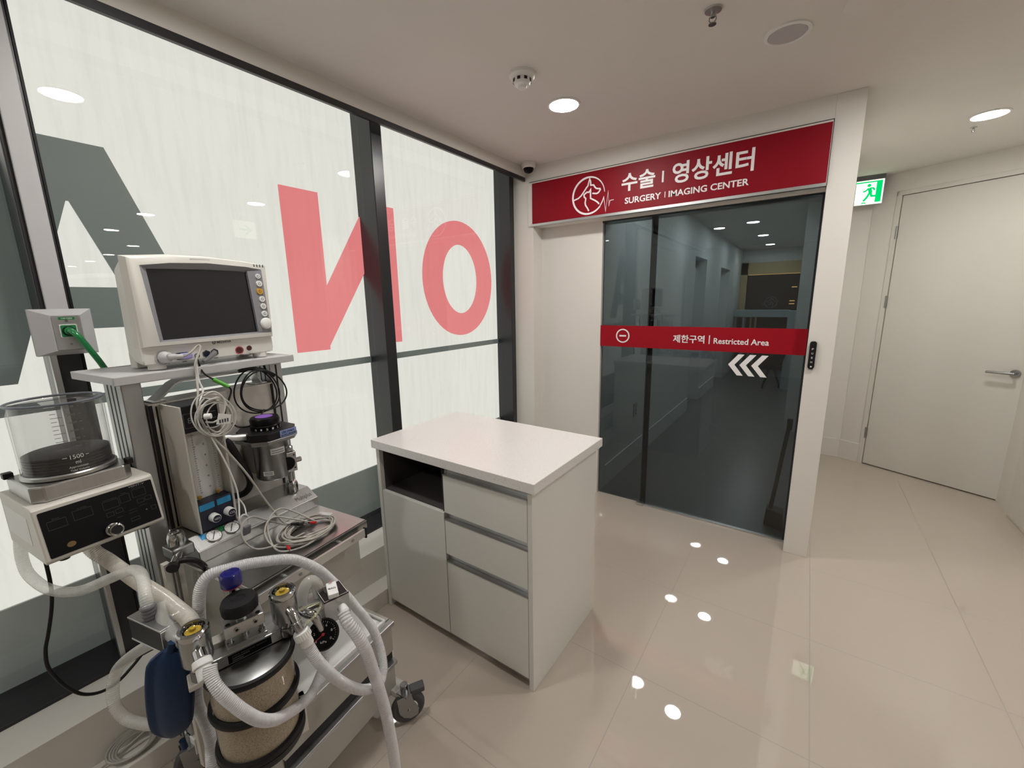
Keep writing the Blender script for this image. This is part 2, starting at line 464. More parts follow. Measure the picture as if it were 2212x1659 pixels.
def arc(cx, cy, r, a0, a1, n=40, ry=None):
    ry = r if ry is None else ry
    return [(cx + r * math.cos(math.radians(a0 + (a1 - a0) * i / n)), cy + ry * math.sin(math.radians(a0 + (a1 - a0) * i / n))) for i in range(n + 1)]

def spline(pts, step=0.004):
    P = [Vector(p) for p in pts]; P = [P[0] * 2 - P[1]] + P + [P[-1] * 2 - P[-2]]; out = []
    for i in range(1, len(P) - 2):
        a, b, c, d = P[i - 1], P[i], P[i + 1], P[i + 2]
        n = max(2, int((c - b).length / step * 1.5))
        for k in range(n):
            t = k / n
            out.append(0.5 * ((2 * b) + (c - a) * t + (2 * a - 5 * b + 4 * c - d) * t * t + (3 * b - a - 3 * c + d) * t ** 3))
    out.append(P[-2])
    # even spacing
    L = [0.0]
    for i in range(1, len(out)): L.append(L[-1] + (out[i] - out[i - 1]).length)
    m = max(4, int(L[-1] / step)); res = []; j = 0
    for k in range(m + 1):
        t = L[-1] * k / m
        while j < len(L) - 2 and L[j + 1] < t: j += 1
        q = (t - L[j]) / max(1e-9, L[j + 1] - L[j]); res.append(out[j].lerp(out[j + 1], q))
    return res

def hose(mb, pts, r, pitch=0.0040, depth=0.0016, n=14):
    P = spline(pts, pitch / 4); rs = []
    prof = (0.0, 0.7, 1.0, 0.7)
    for i in range(len(P)): rs.append(r - depth + depth * prof[i % 4])
    return mb.tube(P, rs, n)

# ---------------------------------------------------------------- the room
def struct(name, mb, m, bev=0.0, label=None, parent=None):
    o = mb.build(name, m, parent, bev=bev)
    if parent is None: o['kind'] = 'structure'
    if label: o['label'] = label
    return o

YW = 2.818          # front of the sign wall
YG = 2.945          # glass door plane
XW = -1.743         # low wall under the windows
struct('floor', MB().box((-2.3, -3.6, -0.06), (13.0, YG + 0.045, 0.0)).box((0.012, YG + 0.045, -0.06), (13.0, 5.2, 0.0)), FLOOR, label='beige polished tile floor')
struct('floor_inner', MB().box((-1.6, YG + 0.045, -0.06), (0.012, 12.6, 0.0)), INFLOOR, label='dark grey floor of the corridor behind the glass door')
struct('ceiling', MB().box((-1.84, -3.6, H), (13.0, 12.6, H + 0.08)), CEIL, label='off-white flat ceiling')
struct('wall_left', MB().box((-2.3, -3.6, 0), (XW, YW, 0.26)), WALL, label='low white wall and ledge under the windows')
struct('baseboard_left', MB().box((XW, -3.6, 0.0), (-1.645, YW, 0.085)), WALL, bev=0.003)
struct('trim_bulkhead', MB().box((-1.858, -3.6, 2.44), (-1.839, YW, H + 0.02)), FASC, label='white bulkhead above the windows')
# sign wall: pier at the left, header behind the sign, recess panel, right stile
w = MB().box((-2.3, YW, 0), (-1.772, 3.1, H)).box((-1.772, YW, 2.395), (0.012, 3.1, H)).box((-1.772, YG, 0), (-1.287, 3.1, 2.395))
w.box((-1.287, YG - 0.004, 0), (-1.262, 3.1, 2.395)).box((-1.262, YG - 0.03, 2.078), (0.012, 3.1, 2.395))
struct('wall_front', w, WALL, label='off-white wall that carries the red sign and the glass door')
struct('wall_corner', MB().box((0.012, YW, 0), (0.132, 12.6, H)), WALL, bev=0.002, label='white wall end to the right of the glass door')
# corridor to the right with the angled door wall
dA = V(0.539, 4.828, 0); dB = V(1.300, 4.418, 0); dU = (dB - dA).normalized(); dN = V(dU.y, -dU.x, 0)   # dN points to the room
struct('wall_end', MB().box((0.132, 4.925, 0), (0.372, 5.1, H)), WALL, label='short end wall below the exit sign')
def on_door(u, n, z): return dA + dU * u + dN * n + V(0, 0, z)
uC = -0.195         # corner with the end wall
w = MB()
w.obox(on_door(uC, 0, 0), dU * (-0.037 - uC), -dN * 0.12, V(0, 0, H))
w.obox(on_door(-0.037, 0, 2.36), dU * 0.94, -dN * 0.12, V(0, 0, H - 2.36))
w.obox(on_door(0.903, 0, 0), dU * 0.2, -dN * 0.12, V(0, 0, H))
struct('wall_angled', w, WALL, label='angled white wall around the white door')
w = MB()
w.obox(on_door(-0.037, 0.008, 0), dU * 0.034, -dN * 0.1, V(0, 0, 2.36))
w.obox(on_door(0.869, 0.008, 0), dU * 0.034, -dN * 0.1, V(0, 0, 2.36))
w.obox(on_door(-0.037, 0.008, 2.326), dU * 0.94, -dN * 0.1, V(0, 0, 0.034))
struct('trim_door', w, DOORW, bev=0.002, label='painted frame around the white door')
# right wall with a second flush door leaf
struct('wall_right', MB().box((1.285, 3.25, 0), (1.45, 4.45, H)).box((1.45, 3.25, 0), (13.0, 3.4, H)), WALL, label='white wall at the right edge')
struct('trim_right', MB().box((1.262, 3.35, 0.02), (1.285, 4.12, 2.3)).box((1.268, 3.30, 0), (1.285, 4.17, 2.35)), DOORW, bev=0.003, label='flush door leaf at the right edge')
struct('wall_back', MB().box((-2.3, -3.75, 0), (13.0, -3.6, H)), WALL)
struct('wall_far', MB().box((13.0, -3.6, 0), (13.15, 3.4, H)), WALL)
struct('wall_lobby', MB().box((0.132, 5.1, 0), (1.6, 5.25, H)), WALL)
w = MB().box((0.132, 4.910, 0), (0.368, 4.925, 0.178))
w.obox(on_door(uC, 0, 0), dU * (-0.037 - uC), dN * 0.013, V(0, 0, 0.178))
struct('baseboard_end', w, WALL, bev=0.0015, label='tall white skirting below the exit sign')
# inner corridor seen through the glass
w = MB()
XI = -1.27
for y0, y1, z0, z1 in ((3.1, 5.98, 0, H), (5.98, 6.72, 2.07, H), (6.72, 7.92, 0, H), (7.92, 8.85, 2.03, H), (8.85, 12.6, 0, H)):
    w.box((XI - 0.15, y0, z0), (XI, y1, z1))
w.box((XI - 0.5, 5.9, 0), (XI - 0.15, 8.95, H))
struct('wall_inner_left', w, INWALL, label='left wall of the corridor behind the glass door')
struct('baseboard_inner', MB().box((XI, 3.1, 0), (XI + 0.012, 5.98, 0.18)).box((XI, 6.72, 0), (XI + 0.012, 7.92, 0.18)), INWALL, bev=0.002)
struct('wall_inner_right', MB().box((-0.112, 5.6, 0), (0.012, 12.6, H)), INWALL, label='right wall of the corridor behind the glass door')
w = MB().box((-1.6, 10.4, 2.24), (0.012, 10.55, H)).box((-1.6, 10.4, 0), (-1.27, 10.55, 2.24)).box((-0.2, 10.4, 0), (0.012, 10.55, 2.24))
struct('wall_inner_end', w, INWALL, label='end wall of the corridor behind the glass door')
struct('wall_reception', MB().box((-1.6, 12.5, 0), (0.2, 12.6, H)), BROWN, label='dark brown wall at the far end of the inner corridor')

# ---------------------------------------------------------------- windows: black frames, lit sheets, panes
XF, XP = -1.94, -2.045
ZW = 2.62           # the glazing runs on above the ceiling edge
struct('trim_window_sill', MB().box((-2.2, -3.6, 0.256), (-1.906, YW, 0.272)), BLACKF, bev=0.002, label='black sill along the foot of the windows')
struct('trim_window_head', MB().box((-1.858, -3.6, 2.412), (-1.8395, YW, 2.442)), BLACKF, bev=0.001, label='thin black trim along the lower edge of the bulkhead')
struct('wall_pocket', MB().box((-2.3, -3.6, ZW), (-1.84, YW, ZW + 0.05)).box((-1.858, -3.6, H), (-1.84, YW, ZW)), BLACKF)
struct('trim_mullion_1', MB().box((-2.2, 1.515, 0.272), (XF, 1.585, ZW)), BLACKF, bev=0.003, label='black mullion between the letters N and O')
struct('trim_mullion_2', MB().box((-2.2, 2.765, 0.272), (-1.948, YW, ZW)), BLACKF, bev=0.003, label='black jamb beside the white pier')
struct('trim_mullion_3', MB().box((-2.2, 0.228, 0.272), (XF, 0.297, ZW)), BLACKF, bev=0.003, label='black mullion behind the trolley')
struct('trim_mullion_cover', MB().box((XF, 0.240, 1.53), (-1.925, 0.288, 2.43)), LGREY, bev=0.002, label='pale cover strip on the black mullion')
struct('trim_mullion_edge', MB().box((XF - 0.02, 0.2245, 0.272), (-1.933, 0.240, 1.40)), ALU, bev=0.002, label='bare metal edge strip on the black mullion')
struct('trim_mullion_zip', MB().box((-1.95, 0.296, 0.4), (-1.938, 0.302, ZW)), RUB)
for i, (y0, y1) in enumerate(((-3.0, 0.228), (0.297, 1.515), (1.585, 2.765)), 1):
    t = thing('window_%d' % i, None, None, (-2.1, y0, 0.272), kind='structure')
    MB().box((-2.049, y0, 0.272), (XP, y1, ZW)).build('pane', PANE, t)
    MB().box((-2.105, y0, 0.272), (-2.098, y1, ZW)).build('backlit_panel', LIT, t)
    f = MB().box((-2.098, y0, 0.272), (-2.090, y1, 0.555)).build('frosted_band', TEALD, t)
    f['label'] = 'grey-green band, not backlit but with a faint added glow, along the foot of the window'
    MB().box((-2.098, y0, 1.192), (-2.090, y1, 1.228)).build('stripe', TEAL, t)
# big letters on the lit sheets, seen from behind (mirrored)
XL = -2.095; ZB, ZT = 1.295, 2.088
Ux, Vz = V(0, 1, 0), V(0, 0, 1)
o = MB().plate([[(1.086, ZB), (1.262, ZB), (1.278, 1.623), (1.278, ZT), (1.086, ZT)], [(1.250, ZB), (1.570, 1.786), (1.570, ZT), (1.566, ZT), (1.278, 1.623)], [(1.570, ZB), (1.754, ZB), (1.754, ZT), (1.570, ZT)]],
               (XL, 0, 0), Ux, Vz, 0.008).build('window_letter', REDLIT, None, base=(XL, 1.42, ZB))
tag(o, 'large red mirrored letter N on the lit window, crossing the black mullion', 'letter', 'letters on the window')
n = 56; pts = []
oo = [(2.3255 + 0.3635 * math.cos(2 * PI * i / n), 1.694 + 0.400 * math.sin(2 * PI * i / n)) for i in range(n)]
ii = [(2.3285 + 0.1835 * math.cos(2 * PI * i / n), 1.694 + 0.241 * math.sin(2 * PI * i / n)) for i in range(n)]
mb = MB()
for i in range(n): mb.plate([[oo[i], oo[(i + 1) % n], ii[(i + 1) % n], ii[i]]], (XL, 0, 0), Ux, Vz, 0.008)
tag(mb.build('window_letter', REDLIT, None, base=(XL, 2.33, ZB)), 'large red letter O on the lit window nearest the red sign', 'letter', 'letters on the window')
c = 0.365; hw = 0.12; bo = 0.395; bi = 0.176
def ax_(z, z0, w0, z1, w1): return w0 + (w1 - w0) * (z - z0) / (z1 - z0)
ro = lambda z: ax_(z, ZT, hw, ZB, bo); ri = lambda z: ax_(z, 1.892, 0.004, ZB, bi + 0.03)
polys = []
for sgn in (1, -1):
    polys.append([(c + sgn * ro(ZT), ZT), (c, ZT), (c, 1.892), (c + sgn * ri(1.892), 1.892), (c + sgn * ri(ZB), ZB), (c + sgn * ro(ZB), ZB)])
polys.append([(c - ri(1.607), 1.607), (c + ri(1.607), 1.607), (c + ri(1.463), 1.463), (c - ri(1.463), 1.463)])
tag(MB().plate(polys, (XL, 0, 0), Ux, Vz, 0.008).build('window_letter', TEAL, None, base=(XL, c, ZB)), 'large grey letter A on the lit window behind the monitor', 'letter', 'letters on the window')

# ---------------------------------------------------------------- glass door
d = thing('door_1', None, None, (-0.6, YG, 0), kind='structure')
d['label'] = 'dark tinted sliding glass door below the red sign'
MB().box((-1.262, YG + 0.022, 0.004), (-0.882, YG + 0.030, 2.072)).build('fixed_pane', TINT, d)
MB().box((-0.912, YG, 0.010), (0.010, YG + 0.008, 2.072)).build('sliding_pane', TINT, d)
MB().box((-0.914, YG - 0.001, 0.010), (-0.906, YG + 0.009, 2.072)).box((-0.890, YG + 0.02, 0.004), (-0.880, YG + 0.032, 2.072)).box((-0.906, YG + 0.010, 0.01), (-0.886, YG + 0.020, 2.07)).box((0.001, YG - 0.001, 0.01), (0.012, YG + 0.012, 2.072)).build('edge_seal', EDGE, d)
MB().box((-1.262, YG - 0.012, 2.068), (0.012, YG + 0.06, 2.086)).build('track', EDGE, d)
MB().box((-0.92, YG - 0.014, 0.0), (0.010, YG + 0.006, 0.012)).box((-0.93, YG - 0.03, 0), (-0.885, YG + 0.01, 0.022)).build('sill', ALU, d)
U, Z = V(1, 0, 0), V(0, 0, 1)
MB().box((-1.262, YG - 0.0055, 1.192), (0.008, YG - 0.004, 1.345)).box((-0.912, YG - 0.006, 1.192), (0.008, YG - 0.001, 1.345)).build('restricted_band', REDBAND, d)
tx = MB(); yo = YG - 0.0068
MB().stroke(arc(-1.088, 1.272, 0.046, 0, 360, 40)[:-1], 0.009, (0, yo, 0), U, Z, 0.001, closed=True).plate([[(-1.113, 1.2665), (-1.063, 1.2665), (-1.063, 1.2775), (-1.113, 1.2775)]], (0, yo, 0), U, Z, 0.001).build('no_entry_mark', SWHITE, d)
tx.text('제한구역', (0, yo, 0), U, Z, -0.735, -0.538, 1.238, 1.291, 0.018)
tx.plate([[(-0.512, 1.237), (-0.506, 1.237), (-0.506, 1.293), (-0.512, 1.293)]], (0, yo, 0), U, Z, 0.001)
tx.text('Restricted Area', (0, yo, 0), U, Z, -0.483, -0.177, 1.240, 1.277, 0.016)
tx.build('lettering', SWHITE, d)
mb = MB()
for x0 in (-0.389, -0.325, -0.260):
    mb.plate([[(x0, 1.112), (x0 + 0.053, 1.179), (x0 + 0.088, 1.179), (x0 + 0.036, 1.112)], [(x0, 1.112), (x0 + 0.036, 1.112), (x0 + 0.088, 1.045), (x0 + 0.054, 1.045)]], (0, YG - 0.0022, 0), U, Z, 0.0012)
mb.build('arrow_marks', SWHITE, d)

# ---------------------------------------------------------------- red sign
s_ = thing('wall_sign', 'long red sign with white letters above the glass door', 'sign', (-0.9, YW, 2.086))
MB().box((-1.812, YW - 0.010, 2.086), (0.010, YG + 0.05, 2.394)).build('sign_box', WALL, s_, bev=0.002)
MB().box((-1.772, YW - 0.0135, 2.101), (0.008, YW - 0.010, 2.384)).build('face_panel', RED, s_)
MB().box((-1.79, YW - 0.012, 2.084), (0.010, YW + 0.02, 2.100)).build('lower_rail', ALU, s_)
MB().box((-1.80, YW - 0.008, 2.3945), (0.013, YW + 0.01, 2.3985)).box((0.010, YW - 0.008, 2.09), (0.0135, YW + 0.01, 2.3985)).build('shadow_gap', INK, s_)
ys = YW - 0.0137
for wd_, u0_, u1_, v0_, v1_ in (('수술', -1.080, -0.864, 2.220, 2.330), ('영상센터', -0.761, -0.325, 2.216, 2.336), ('SURGERY', -1.055, -0.823, 2.143, 2.181), ('IMAGING CENTER', -0.777, -0.343, 2.144, 2.181)):
    MB().text(wd_, (0, ys, 0), U, Z, u0_, u1_, v0_, v1_, 0.022).build('lettering', SWHITE, s_)
MB().plate([[(-0.822, 2.237), (-0.811, 2.237), (-0.811, 2.302), (-0.822, 2.302)]], (0, ys, 0), U, Z, 0.002).build('divider', SWHITE, s_)
MB().plate([[(-0.801, 2.146), (-0.7965, 2.146), (-0.7965, 2.180), (-0.801, 2.180)]], (0, ys, 0), U, Z, 0.002).build('divider', SWHITE, s_)
lg = MB(); wl = 0.0095
pr = (0, ys, 0)
a = arc(-1.314, 2.233, 0.1175, 4, 318, 60)
lg.stroke(a, [0.004 + 0.0085 * min(1, i / 20) * (1 if i < 50 else 1 - (i - 50) / 22) for i in range(len(a))], pr, U, Z, 0.002)
lg.stroke([(-1.226, 2.157), (-1.2115, 2.182), (-1.2015, 2.208), (-1.1865, 2.116), (-1.1715, 2.240), (-1.164, 2.148), (-1.158, 2.180), (-1.131, 2.182)], [0.007, 0.007, 0.006, 0.006, 0.006, 0.005, 0.005, 0.004], pr, U, Z, 0.002)
lg.stroke([(-1.425, 2.217), (-1.390, 2.226), (-1.367, 2.241), (-1.345, 2.267), (-1.328, 2.288), (-1.319, 2.296), (-1.3065, 2.340), (-1.2995, 2.322), (-1.298, 2.298), (-1.277, 2.296), (-1.266, 2.279), (-1.255, 2.270), (-1.230, 2.265), (-1.228, 2.258), (-1.240, 2.243), (-1.254, 2.238), (-1.285, 2.244)], wl, pr, U, Z, 0.002)
lg.stroke([(-1.310, 2.134), (-1.318, 2.150), (-1.335, 2.175), (-1.338, 2.190), (-1.333, 2.217), (-1.346, 2.230), (-1.347, 2.244), (-1.326, 2.257), (-1.309, 2.255), (-1.2975, 2.272), (-1.2985, 2.245), (-1.298, 2.214), (-1.262, 2.194), (-1.247, 2.183), (-1.234, 2.169)], wl, pr, U, Z, 0.002)
lg.build('emblem', SWHITE, s_)

# push switch
t = thing('push_switch', 'slim black door push switch on the white wall end', 'switch', (0.0385, YW, 1.135))
MB().plate([rrect(0.023, 0.054, 1.135, 1.287, 0.012)], (0, YW, 0), U, Z, 0.018).build('switch_body', BLK, t, bev=0.003)
MB().plate([rrect(0.027, 0.050, 1.1285, 1.135, 0.002)], (0, YW, 0), U, Z, 0.010).build('mount', CLEAR, t)
tx = MB()
for i, ch in enumerate('PUSH'): tx.text(ch, (0, YW - 0.0182, 0), U, Z, 0.0345, 0.0425, 1.240 - i * 0.024, 1.250 - i * 0.024, 0.02)
tx.plate([rrect(0.035, 0.043, 1.144, 1.152, 0.003)], (0, YW - 0.0182, 0), U, Z, 0.0006)
tx.build('lettering', INKW, t)

# ---------------------------------------------------------------- white door at the right
d = thing('door_2', None, None, (dA.x, dA.y, 0), kind='structure')
d['label'] = 'plain white hinged door in the angled wall'
MB().obox(on_door(0.002, -0.004, 0.008), dU * 0.861, -dN * 0.04, V(0, 0, 2.314)).build('door_leaf', DOORW, d, bev=0.002)
MB().obox(on_door(-0.006, -0.03, 0), dU * 0.878, -dN * 0.03, V(0, 0, 2.33)).build('shadow_gap', INK, d)
for z in (2.035, 1.47, 0.30):
    MB().cyl(on_door(-0.004, 0.006, z - 0.05), on_door(-0.004, 0.006, z + 0.05), 0.008, n=12).build('hinge', NICKEL, d)
hd = MB().cyl(on_door(0.805, -0.004, 0.962), on_door(0.805, 0.008, 0.962), 0.027, n=28).cyl(on_door(0.805, 0.008, 0.962), on_door(0.805, 0.05, 0.962), 0.010, n=16).build('handle', NICKEL, d)
MB().tube(spline([on_door(0.812, 0.05, 0.963), on_door(0.75, 0.052, 0.963), on_door(0.672, 0.050, 0.962)], 0.01), 0.0095, 12).build('lever', NICKEL, hd)

# ---------------------------------------------------------------- ceiling fittings
def downlight(x, y, label, group, r=0.074):
    t = thing('downlight', label, 'light', (x, y, H), group=group)
    MB().lathe([(r + 0.010, 0), (r + 0.010, -0.004), (r, -0.006), (r - 0.003, -0.002)], (x, y, H), (0, 0, 1), 32, caps=False).build('trim_ring', WPL, t)
    MB().lathe([(r, -0.0005), (r, -0.004), (0.001, -0.0045)], (x, y, H), (0, 0, 1), 32).build('diffuser', LAMPM, t)
    return t
downlight(-1.124, 2.09, 'lit round downlight beside the smoke detector', 'room downlights')
downlight(0.722, 3.658, 'lit round downlight in the passage, next to a sprinkler', 'room downlights')
for i, (x, y) in enumerate(((-1.165, 0.567), (-1.165, -0.97), (0.40, 2.10), (1.76, 1.60), (3.2, 1.62), (4.8, 2.2), (6.5, 2.25), (8.2, 2.3), (9.9, 2.3))):
    downlight(x, y, 'round downlight of the hall seen only in the window and floor reflections', 'hall downlights')
for i, y in enumerate((3.68, 5.22, 6.63, 8.11, 9.59)):
    downlight(-0.72, y, 'round downlight in the inner corridor, number %s counted from the glass door' % ('one', 'two', 'three', 'four', 'five')[i], 'inner corridor downlights')

t = thing('smoke_detector', 'white smoke detector dome on the ceiling beside the downlight', 'detector', (-1.13, 1.715, H))
MB().lathe([(0.056, 0), (0.057, -0.012), (0.050, -0.022), (0.040, -0.024)], (-1.13, 1.715, H), (0, 0, 1), 36).build('base', WPL, t)
b = MB().lathe([(0.038, -0.022), (0.039, -0.034), (0.033, -0.046), (0.020, -0.050), (0.018, -0.060), (0.002, -0.062)], (-1.13, 1.715, H), (0, 0, 1), 36).build('sensor', WPL, t)
mb = MB()
for k in range(8):
    a = 2 * PI * k / 8 + 0.2; e = V(math.cos(a), math.sin(a), 0); q = V(-e.y, e.x, 0)
    mb.obox(V(-1.13, 1.715, H - 0.036) + e * 0.0365 - q * 0.007, q * 0.014, e * 0.004, V(0, 0, 0.011))
mb.build('vent', BLK, b)
t = thing('ceiling_speaker', 'round grey speaker grille set in the ceiling', 'speaker', (-0.168, 2.085, H))
MB().lathe([(0.078, 0), (0.078, -0.006), (0.066, -0.008), (0.064, -0.004)], (-0.168, 2.085, H), (0, 0, 1), 40, caps=False).build('rim', WPL, t)
MB().lathe([(0.065, -0.001), (0.063, -0.006), (0.001, -0.010)], (-0.168, 2.085, H), (0, 0, 1), 40).build('grille', LGREY, t)
tag(MB().lathe([(0.104, 0), (0.104, -0.005), (0.098, -0.008), (0.001, -0.008)], (0.10, 2.05, H), (0, 0, 1), 40).build('access_cover', CEIL, None, base=(0.10, 2.05, H)), 'round off-white ceiling cover at the top edge, right of the speaker', 'cover')
for x, y, ks, lb in ((-0.372, 1.772, 1.0, 'metal sprinkler head on the ceiling near the top edge, left of the speaker'), (0.705, 3.868, 0.55, 'small metal sprinkler head behind the passage downlight')):
    t = thing('sprinkler', lb, 'sprinkler', (x, y, H), group='ceiling sprinklers'); t.scale = (ks, ks, ks)
    MB().lathe([(0.028, 0), (0.027, -0.006), (0.012, -0.009)], (x, y, H), (0, 0, 1), 24).build('escutcheon', ALU, t)
    MB().cyl((x, y, H - 0.008), (x, y, H - 0.025), 0.008, n=14).tube(spline([(x - 0.010, y, H - 0.022), (x - 0.011, y, H - 0.034), (x, y, H - 0.044)], 0.004), 0.002, 6).tube(spline([(x + 0.010, y, H - 0.022), (x + 0.011, y, H - 0.034), (x, y, H - 0.044)], 0.004), 0.002, 6).build('frame', NICKEL, t)
    MB().cyl((x, y, H - 0.044), (x, y, H - 0.047), 0.013, n=18).build('deflector', NICKEL, t)
t = thing('dome_camera', 'small white and black dome camera in the ceiling corner above the sign', 'camera', (-1.762, 2.745, H))
MB().lathe([(0.050, 0), (0.052, -0.020), (0.046, -0.034), (0.036, -0.036)], (-1.762, 2.745, H), (0, 0, 1), 32).build('housing', WPL, t)
MB().lathe([(0.037, -0.033), (0.036, -0.046), (0.028, -0.060), (0.014, -0.068), (0.001, -0.070)], (-1.762, 2.745, H), (0, 0, 1), 32).build('dome', BLKG, t)

def exit_sign(t, o, U, Z, w_, h_):
    """running man sign face on plane o,U,Z, unit height h_"""
    N_ = U.cross(Z).normalized()
    MB().obox(o - U * w_ / 2 - N_ * 0.022, U * w_, Z * h_, N_ * 0.020).build('sign_box', LGREY, t)
    MB().plate([[(-w_ / 2 + 0.003, 0.004), (w_ / 2 - 0.003, 0.004), (w_ / 2 - 0.003, h_ - 0.004), (-w_ / 2 + 0.003, h_ - 0.004)]], o - N_ * 0.002, U, Z, 0.002).build('light_face', EXITW, t)
    k = h_ / 0.21
    def q(l): return [(x * k, z * k) for x, z in l]
    m = MB(); pl = [q([(0.045, 0.018), (0.085, 0.018), (0.085, 0.197), (0.035, 0.197), (0.035, 0.186), (0.045, 0.186)])]
    pl.append(q([(-0.105, 0.186), (0.036, 0.186), (0.036, 0.197), (-0.105, 0.197)]))
    pl.append(q([(-0.005 + 0.0135 * math.cos(2 * PI * i / 16), 0.163 + 0.0135 * math.sin(2 * PI * i / 16)) for i in range(16)]))
    m.plate(pl, o, U, Z, 0.0008)
    for st, wd in (([(-0.002, 0.142), (0.010, 0.100)], 0.026), ([(0.002, 0.140), (0.026, 0.138), (0.036, 0.118)], 0.012), ([(-0.006, 0.140), (-0.026, 0.118), (-0.044, 0.114)], 0.012),
                   ([(0.010, 0.104), (0.018, 0.072), (0.058, 0.070)], 0.016), ([(0.004, 0.104), (-0.010, 0.068), (-0.034, 0.034)], 0.016)):
        m.stroke(q(st), wd * k, o, U, Z, 0.0008)
    m.plate([q([(-0.050, 0.012), (-0.036, 0.012), (-0.024, 0.024), (-0.040, 0.024)]), q([(-0.026, 0.012), (-0.010, 0.012), (-0.022, 0.024), (-0.036, 0.024)])], o, U, Z, 0.0008)
    m.build('running_figure', EXITG, t)
t = thing('exit_sign', 'lit green running-man exit sign above the short end wall', 'sign', (0.31, 4.80, H), group='exit signs')
exit_sign(t, V(0.318, 4.80, 2.278), V(1, 0, 0), V(0, 0, 1), 0.185, 0.198)
MB().box((0.225, 4.798, 2.476), (0.413, 4.826, H)).build('mount', DGREY, t)
t = thing('exit_sign', 'lit green arrow exit sign seen only as a pale reflection in the window', 'sign', (1.14, 2.3, H), group='exit signs')
MB().box((1.13, 2.18, 2.28), (1.15, 2.40, 2.46)).build('sign_box', EXITW, t)
MB().box((1.135, 2.25, 2.46), (1.145, 2.33, H)).build('mount', DGREY, t)
MB().stroke([(2.23, 2.37), (2.33, 2.37)], 0.02, (1.13, 0, 0), V(0, 1, 0), V(0, 0, 1), -0.001).stroke([(2.29, 2.42), (2.345, 2.37), (2.29, 2.32)], 0.02, (1.13, 0, 0), V(0, 1, 0), V(0, 0, 1), -0.001).build('arrow', EXITG, t)

# ---------------------------------------------------------------- cabinet
x0, x1, yf, yb, xd = -1.636, -0.749, 1.170, 1.728, -1.199
t = thing('storage_cabinet', 'grey cabinet with white stone top, open niche, door and three drawers', 'cabinet', (-1.185, 1.45, 0))
mb = MB().box((x1 - 0.020, yf - 0.002, 0), (x1, yb, 0.860)).box((x0, yf - 0.002, 0), (x0 + 0.022, yb, 0.860)).box((x0 + 0.022, yb - 0.018, 0), (x1 - 0.02, yb, 0.860))
mb.box((x0 + 0.022, yf + 0.022, 0.05), (x1 - 0.02, yb - 0.018, 0.066)).box((x0 + 0.022, yf + 0.006, 0.846), (x1 - 0.02, yb - 0.018, 0.860)).box((xd - 0.009, yf + 0.022, 0.06), (xd + 0.009, yb - 0.018, 0.848))
mb.build('body', CAB, t, bev=0.001)
MB().box((x0 + 0.022, yf + 0.030, 0), (x1 - 0.02, yf + 0.045, 0.06)).build('plinth', CABE, t)
MB().box((-1.642, 1.148, 0.860), (-0.727, 1.748, 0.900)).build('countertop', QUARTZ, t, bev=0.002)
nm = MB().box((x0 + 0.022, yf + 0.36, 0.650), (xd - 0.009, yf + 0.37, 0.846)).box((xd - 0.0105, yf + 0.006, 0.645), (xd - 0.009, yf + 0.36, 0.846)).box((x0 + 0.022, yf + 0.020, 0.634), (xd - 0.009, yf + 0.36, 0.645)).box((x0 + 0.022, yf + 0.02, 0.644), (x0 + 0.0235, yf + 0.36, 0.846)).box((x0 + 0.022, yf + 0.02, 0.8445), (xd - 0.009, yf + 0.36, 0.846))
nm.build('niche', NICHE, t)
MB().box((x0 + 0.025, yf, 0.046), (xd - 0.002, yf + 0.018, 0.643)).build('door', CAB, t, bev=0.001)
for za, zb_ in ((0.647, 0.821), (0.450, 0.616), (0.048, 0.416)):
    dr = MB().box((xd + 0.002, yf, za), (x1 - 0.023, yf + 0.018, zb_)).build('drawer', CAB, t, bev=0.001)
    MB().box((xd + 0.002, yf - 0.0015, zb_ - 0.004), (x1 - 0.023, yf + 0.018, zb_ + 0.0015)).box((xd + 0.002, yf + 0.019, zb_ - 0.004), (x1 - 0.023, yf + 0.022, zb_ + 0.034)).build('finger_pull', ALU, dr)

# ---------------------------------------------------------------- anaesthesia trolley (CART coordinates)
P_, Q_, K_ = V(1, 0, 0), V(0, 1, 0), V(0, 0, 1)
A = thing('anaesthesia_trolley', 'stainless anaesthesia trolley with two aluminium uprights, standing by the windows', 'trolley', (-0.25, -0.22, 0), CART)
# base and drawers
MB().box((-0.50, -0.43, 0.10), (-0.012, 0.0, 0.405)).build('cabinet_body', OLIVE, A, bev=0.002)
for za, zb_ in ((0.275, 0.385), (0.105, 0.222)):
    dr = MB().box((-0.012, -0.428, za), (0.0, -0.002, zb_)).build('drawer', OLIVE, A, bev=0.0015)
    MB().box((-0.010, -0.430, zb_ + 0.001), (0.014, 0.001, zb_ + 0.017)).build('pull_bar', ALUP, dr, bev=0.002)
MB().box((-0.0118, -0.425, 0.243), (-0.004, -0.005, 0.274)).build('drawer_gap', BLK, A)
wt = MB().box((-0.30, -0.435, 0.405), (-0.005, -0.025, 0.413)).build('lower_shelf', WPL, A, bev=0.003)
MB().box((-0.30, -0.033, 0.413), (-0.005, -0.025, 0.422)).box((-0.012, -0.435, 0.385), (-0.003, -0.025, 0.420)).build('shelf_lip', WPL, wt, bev=0.003)
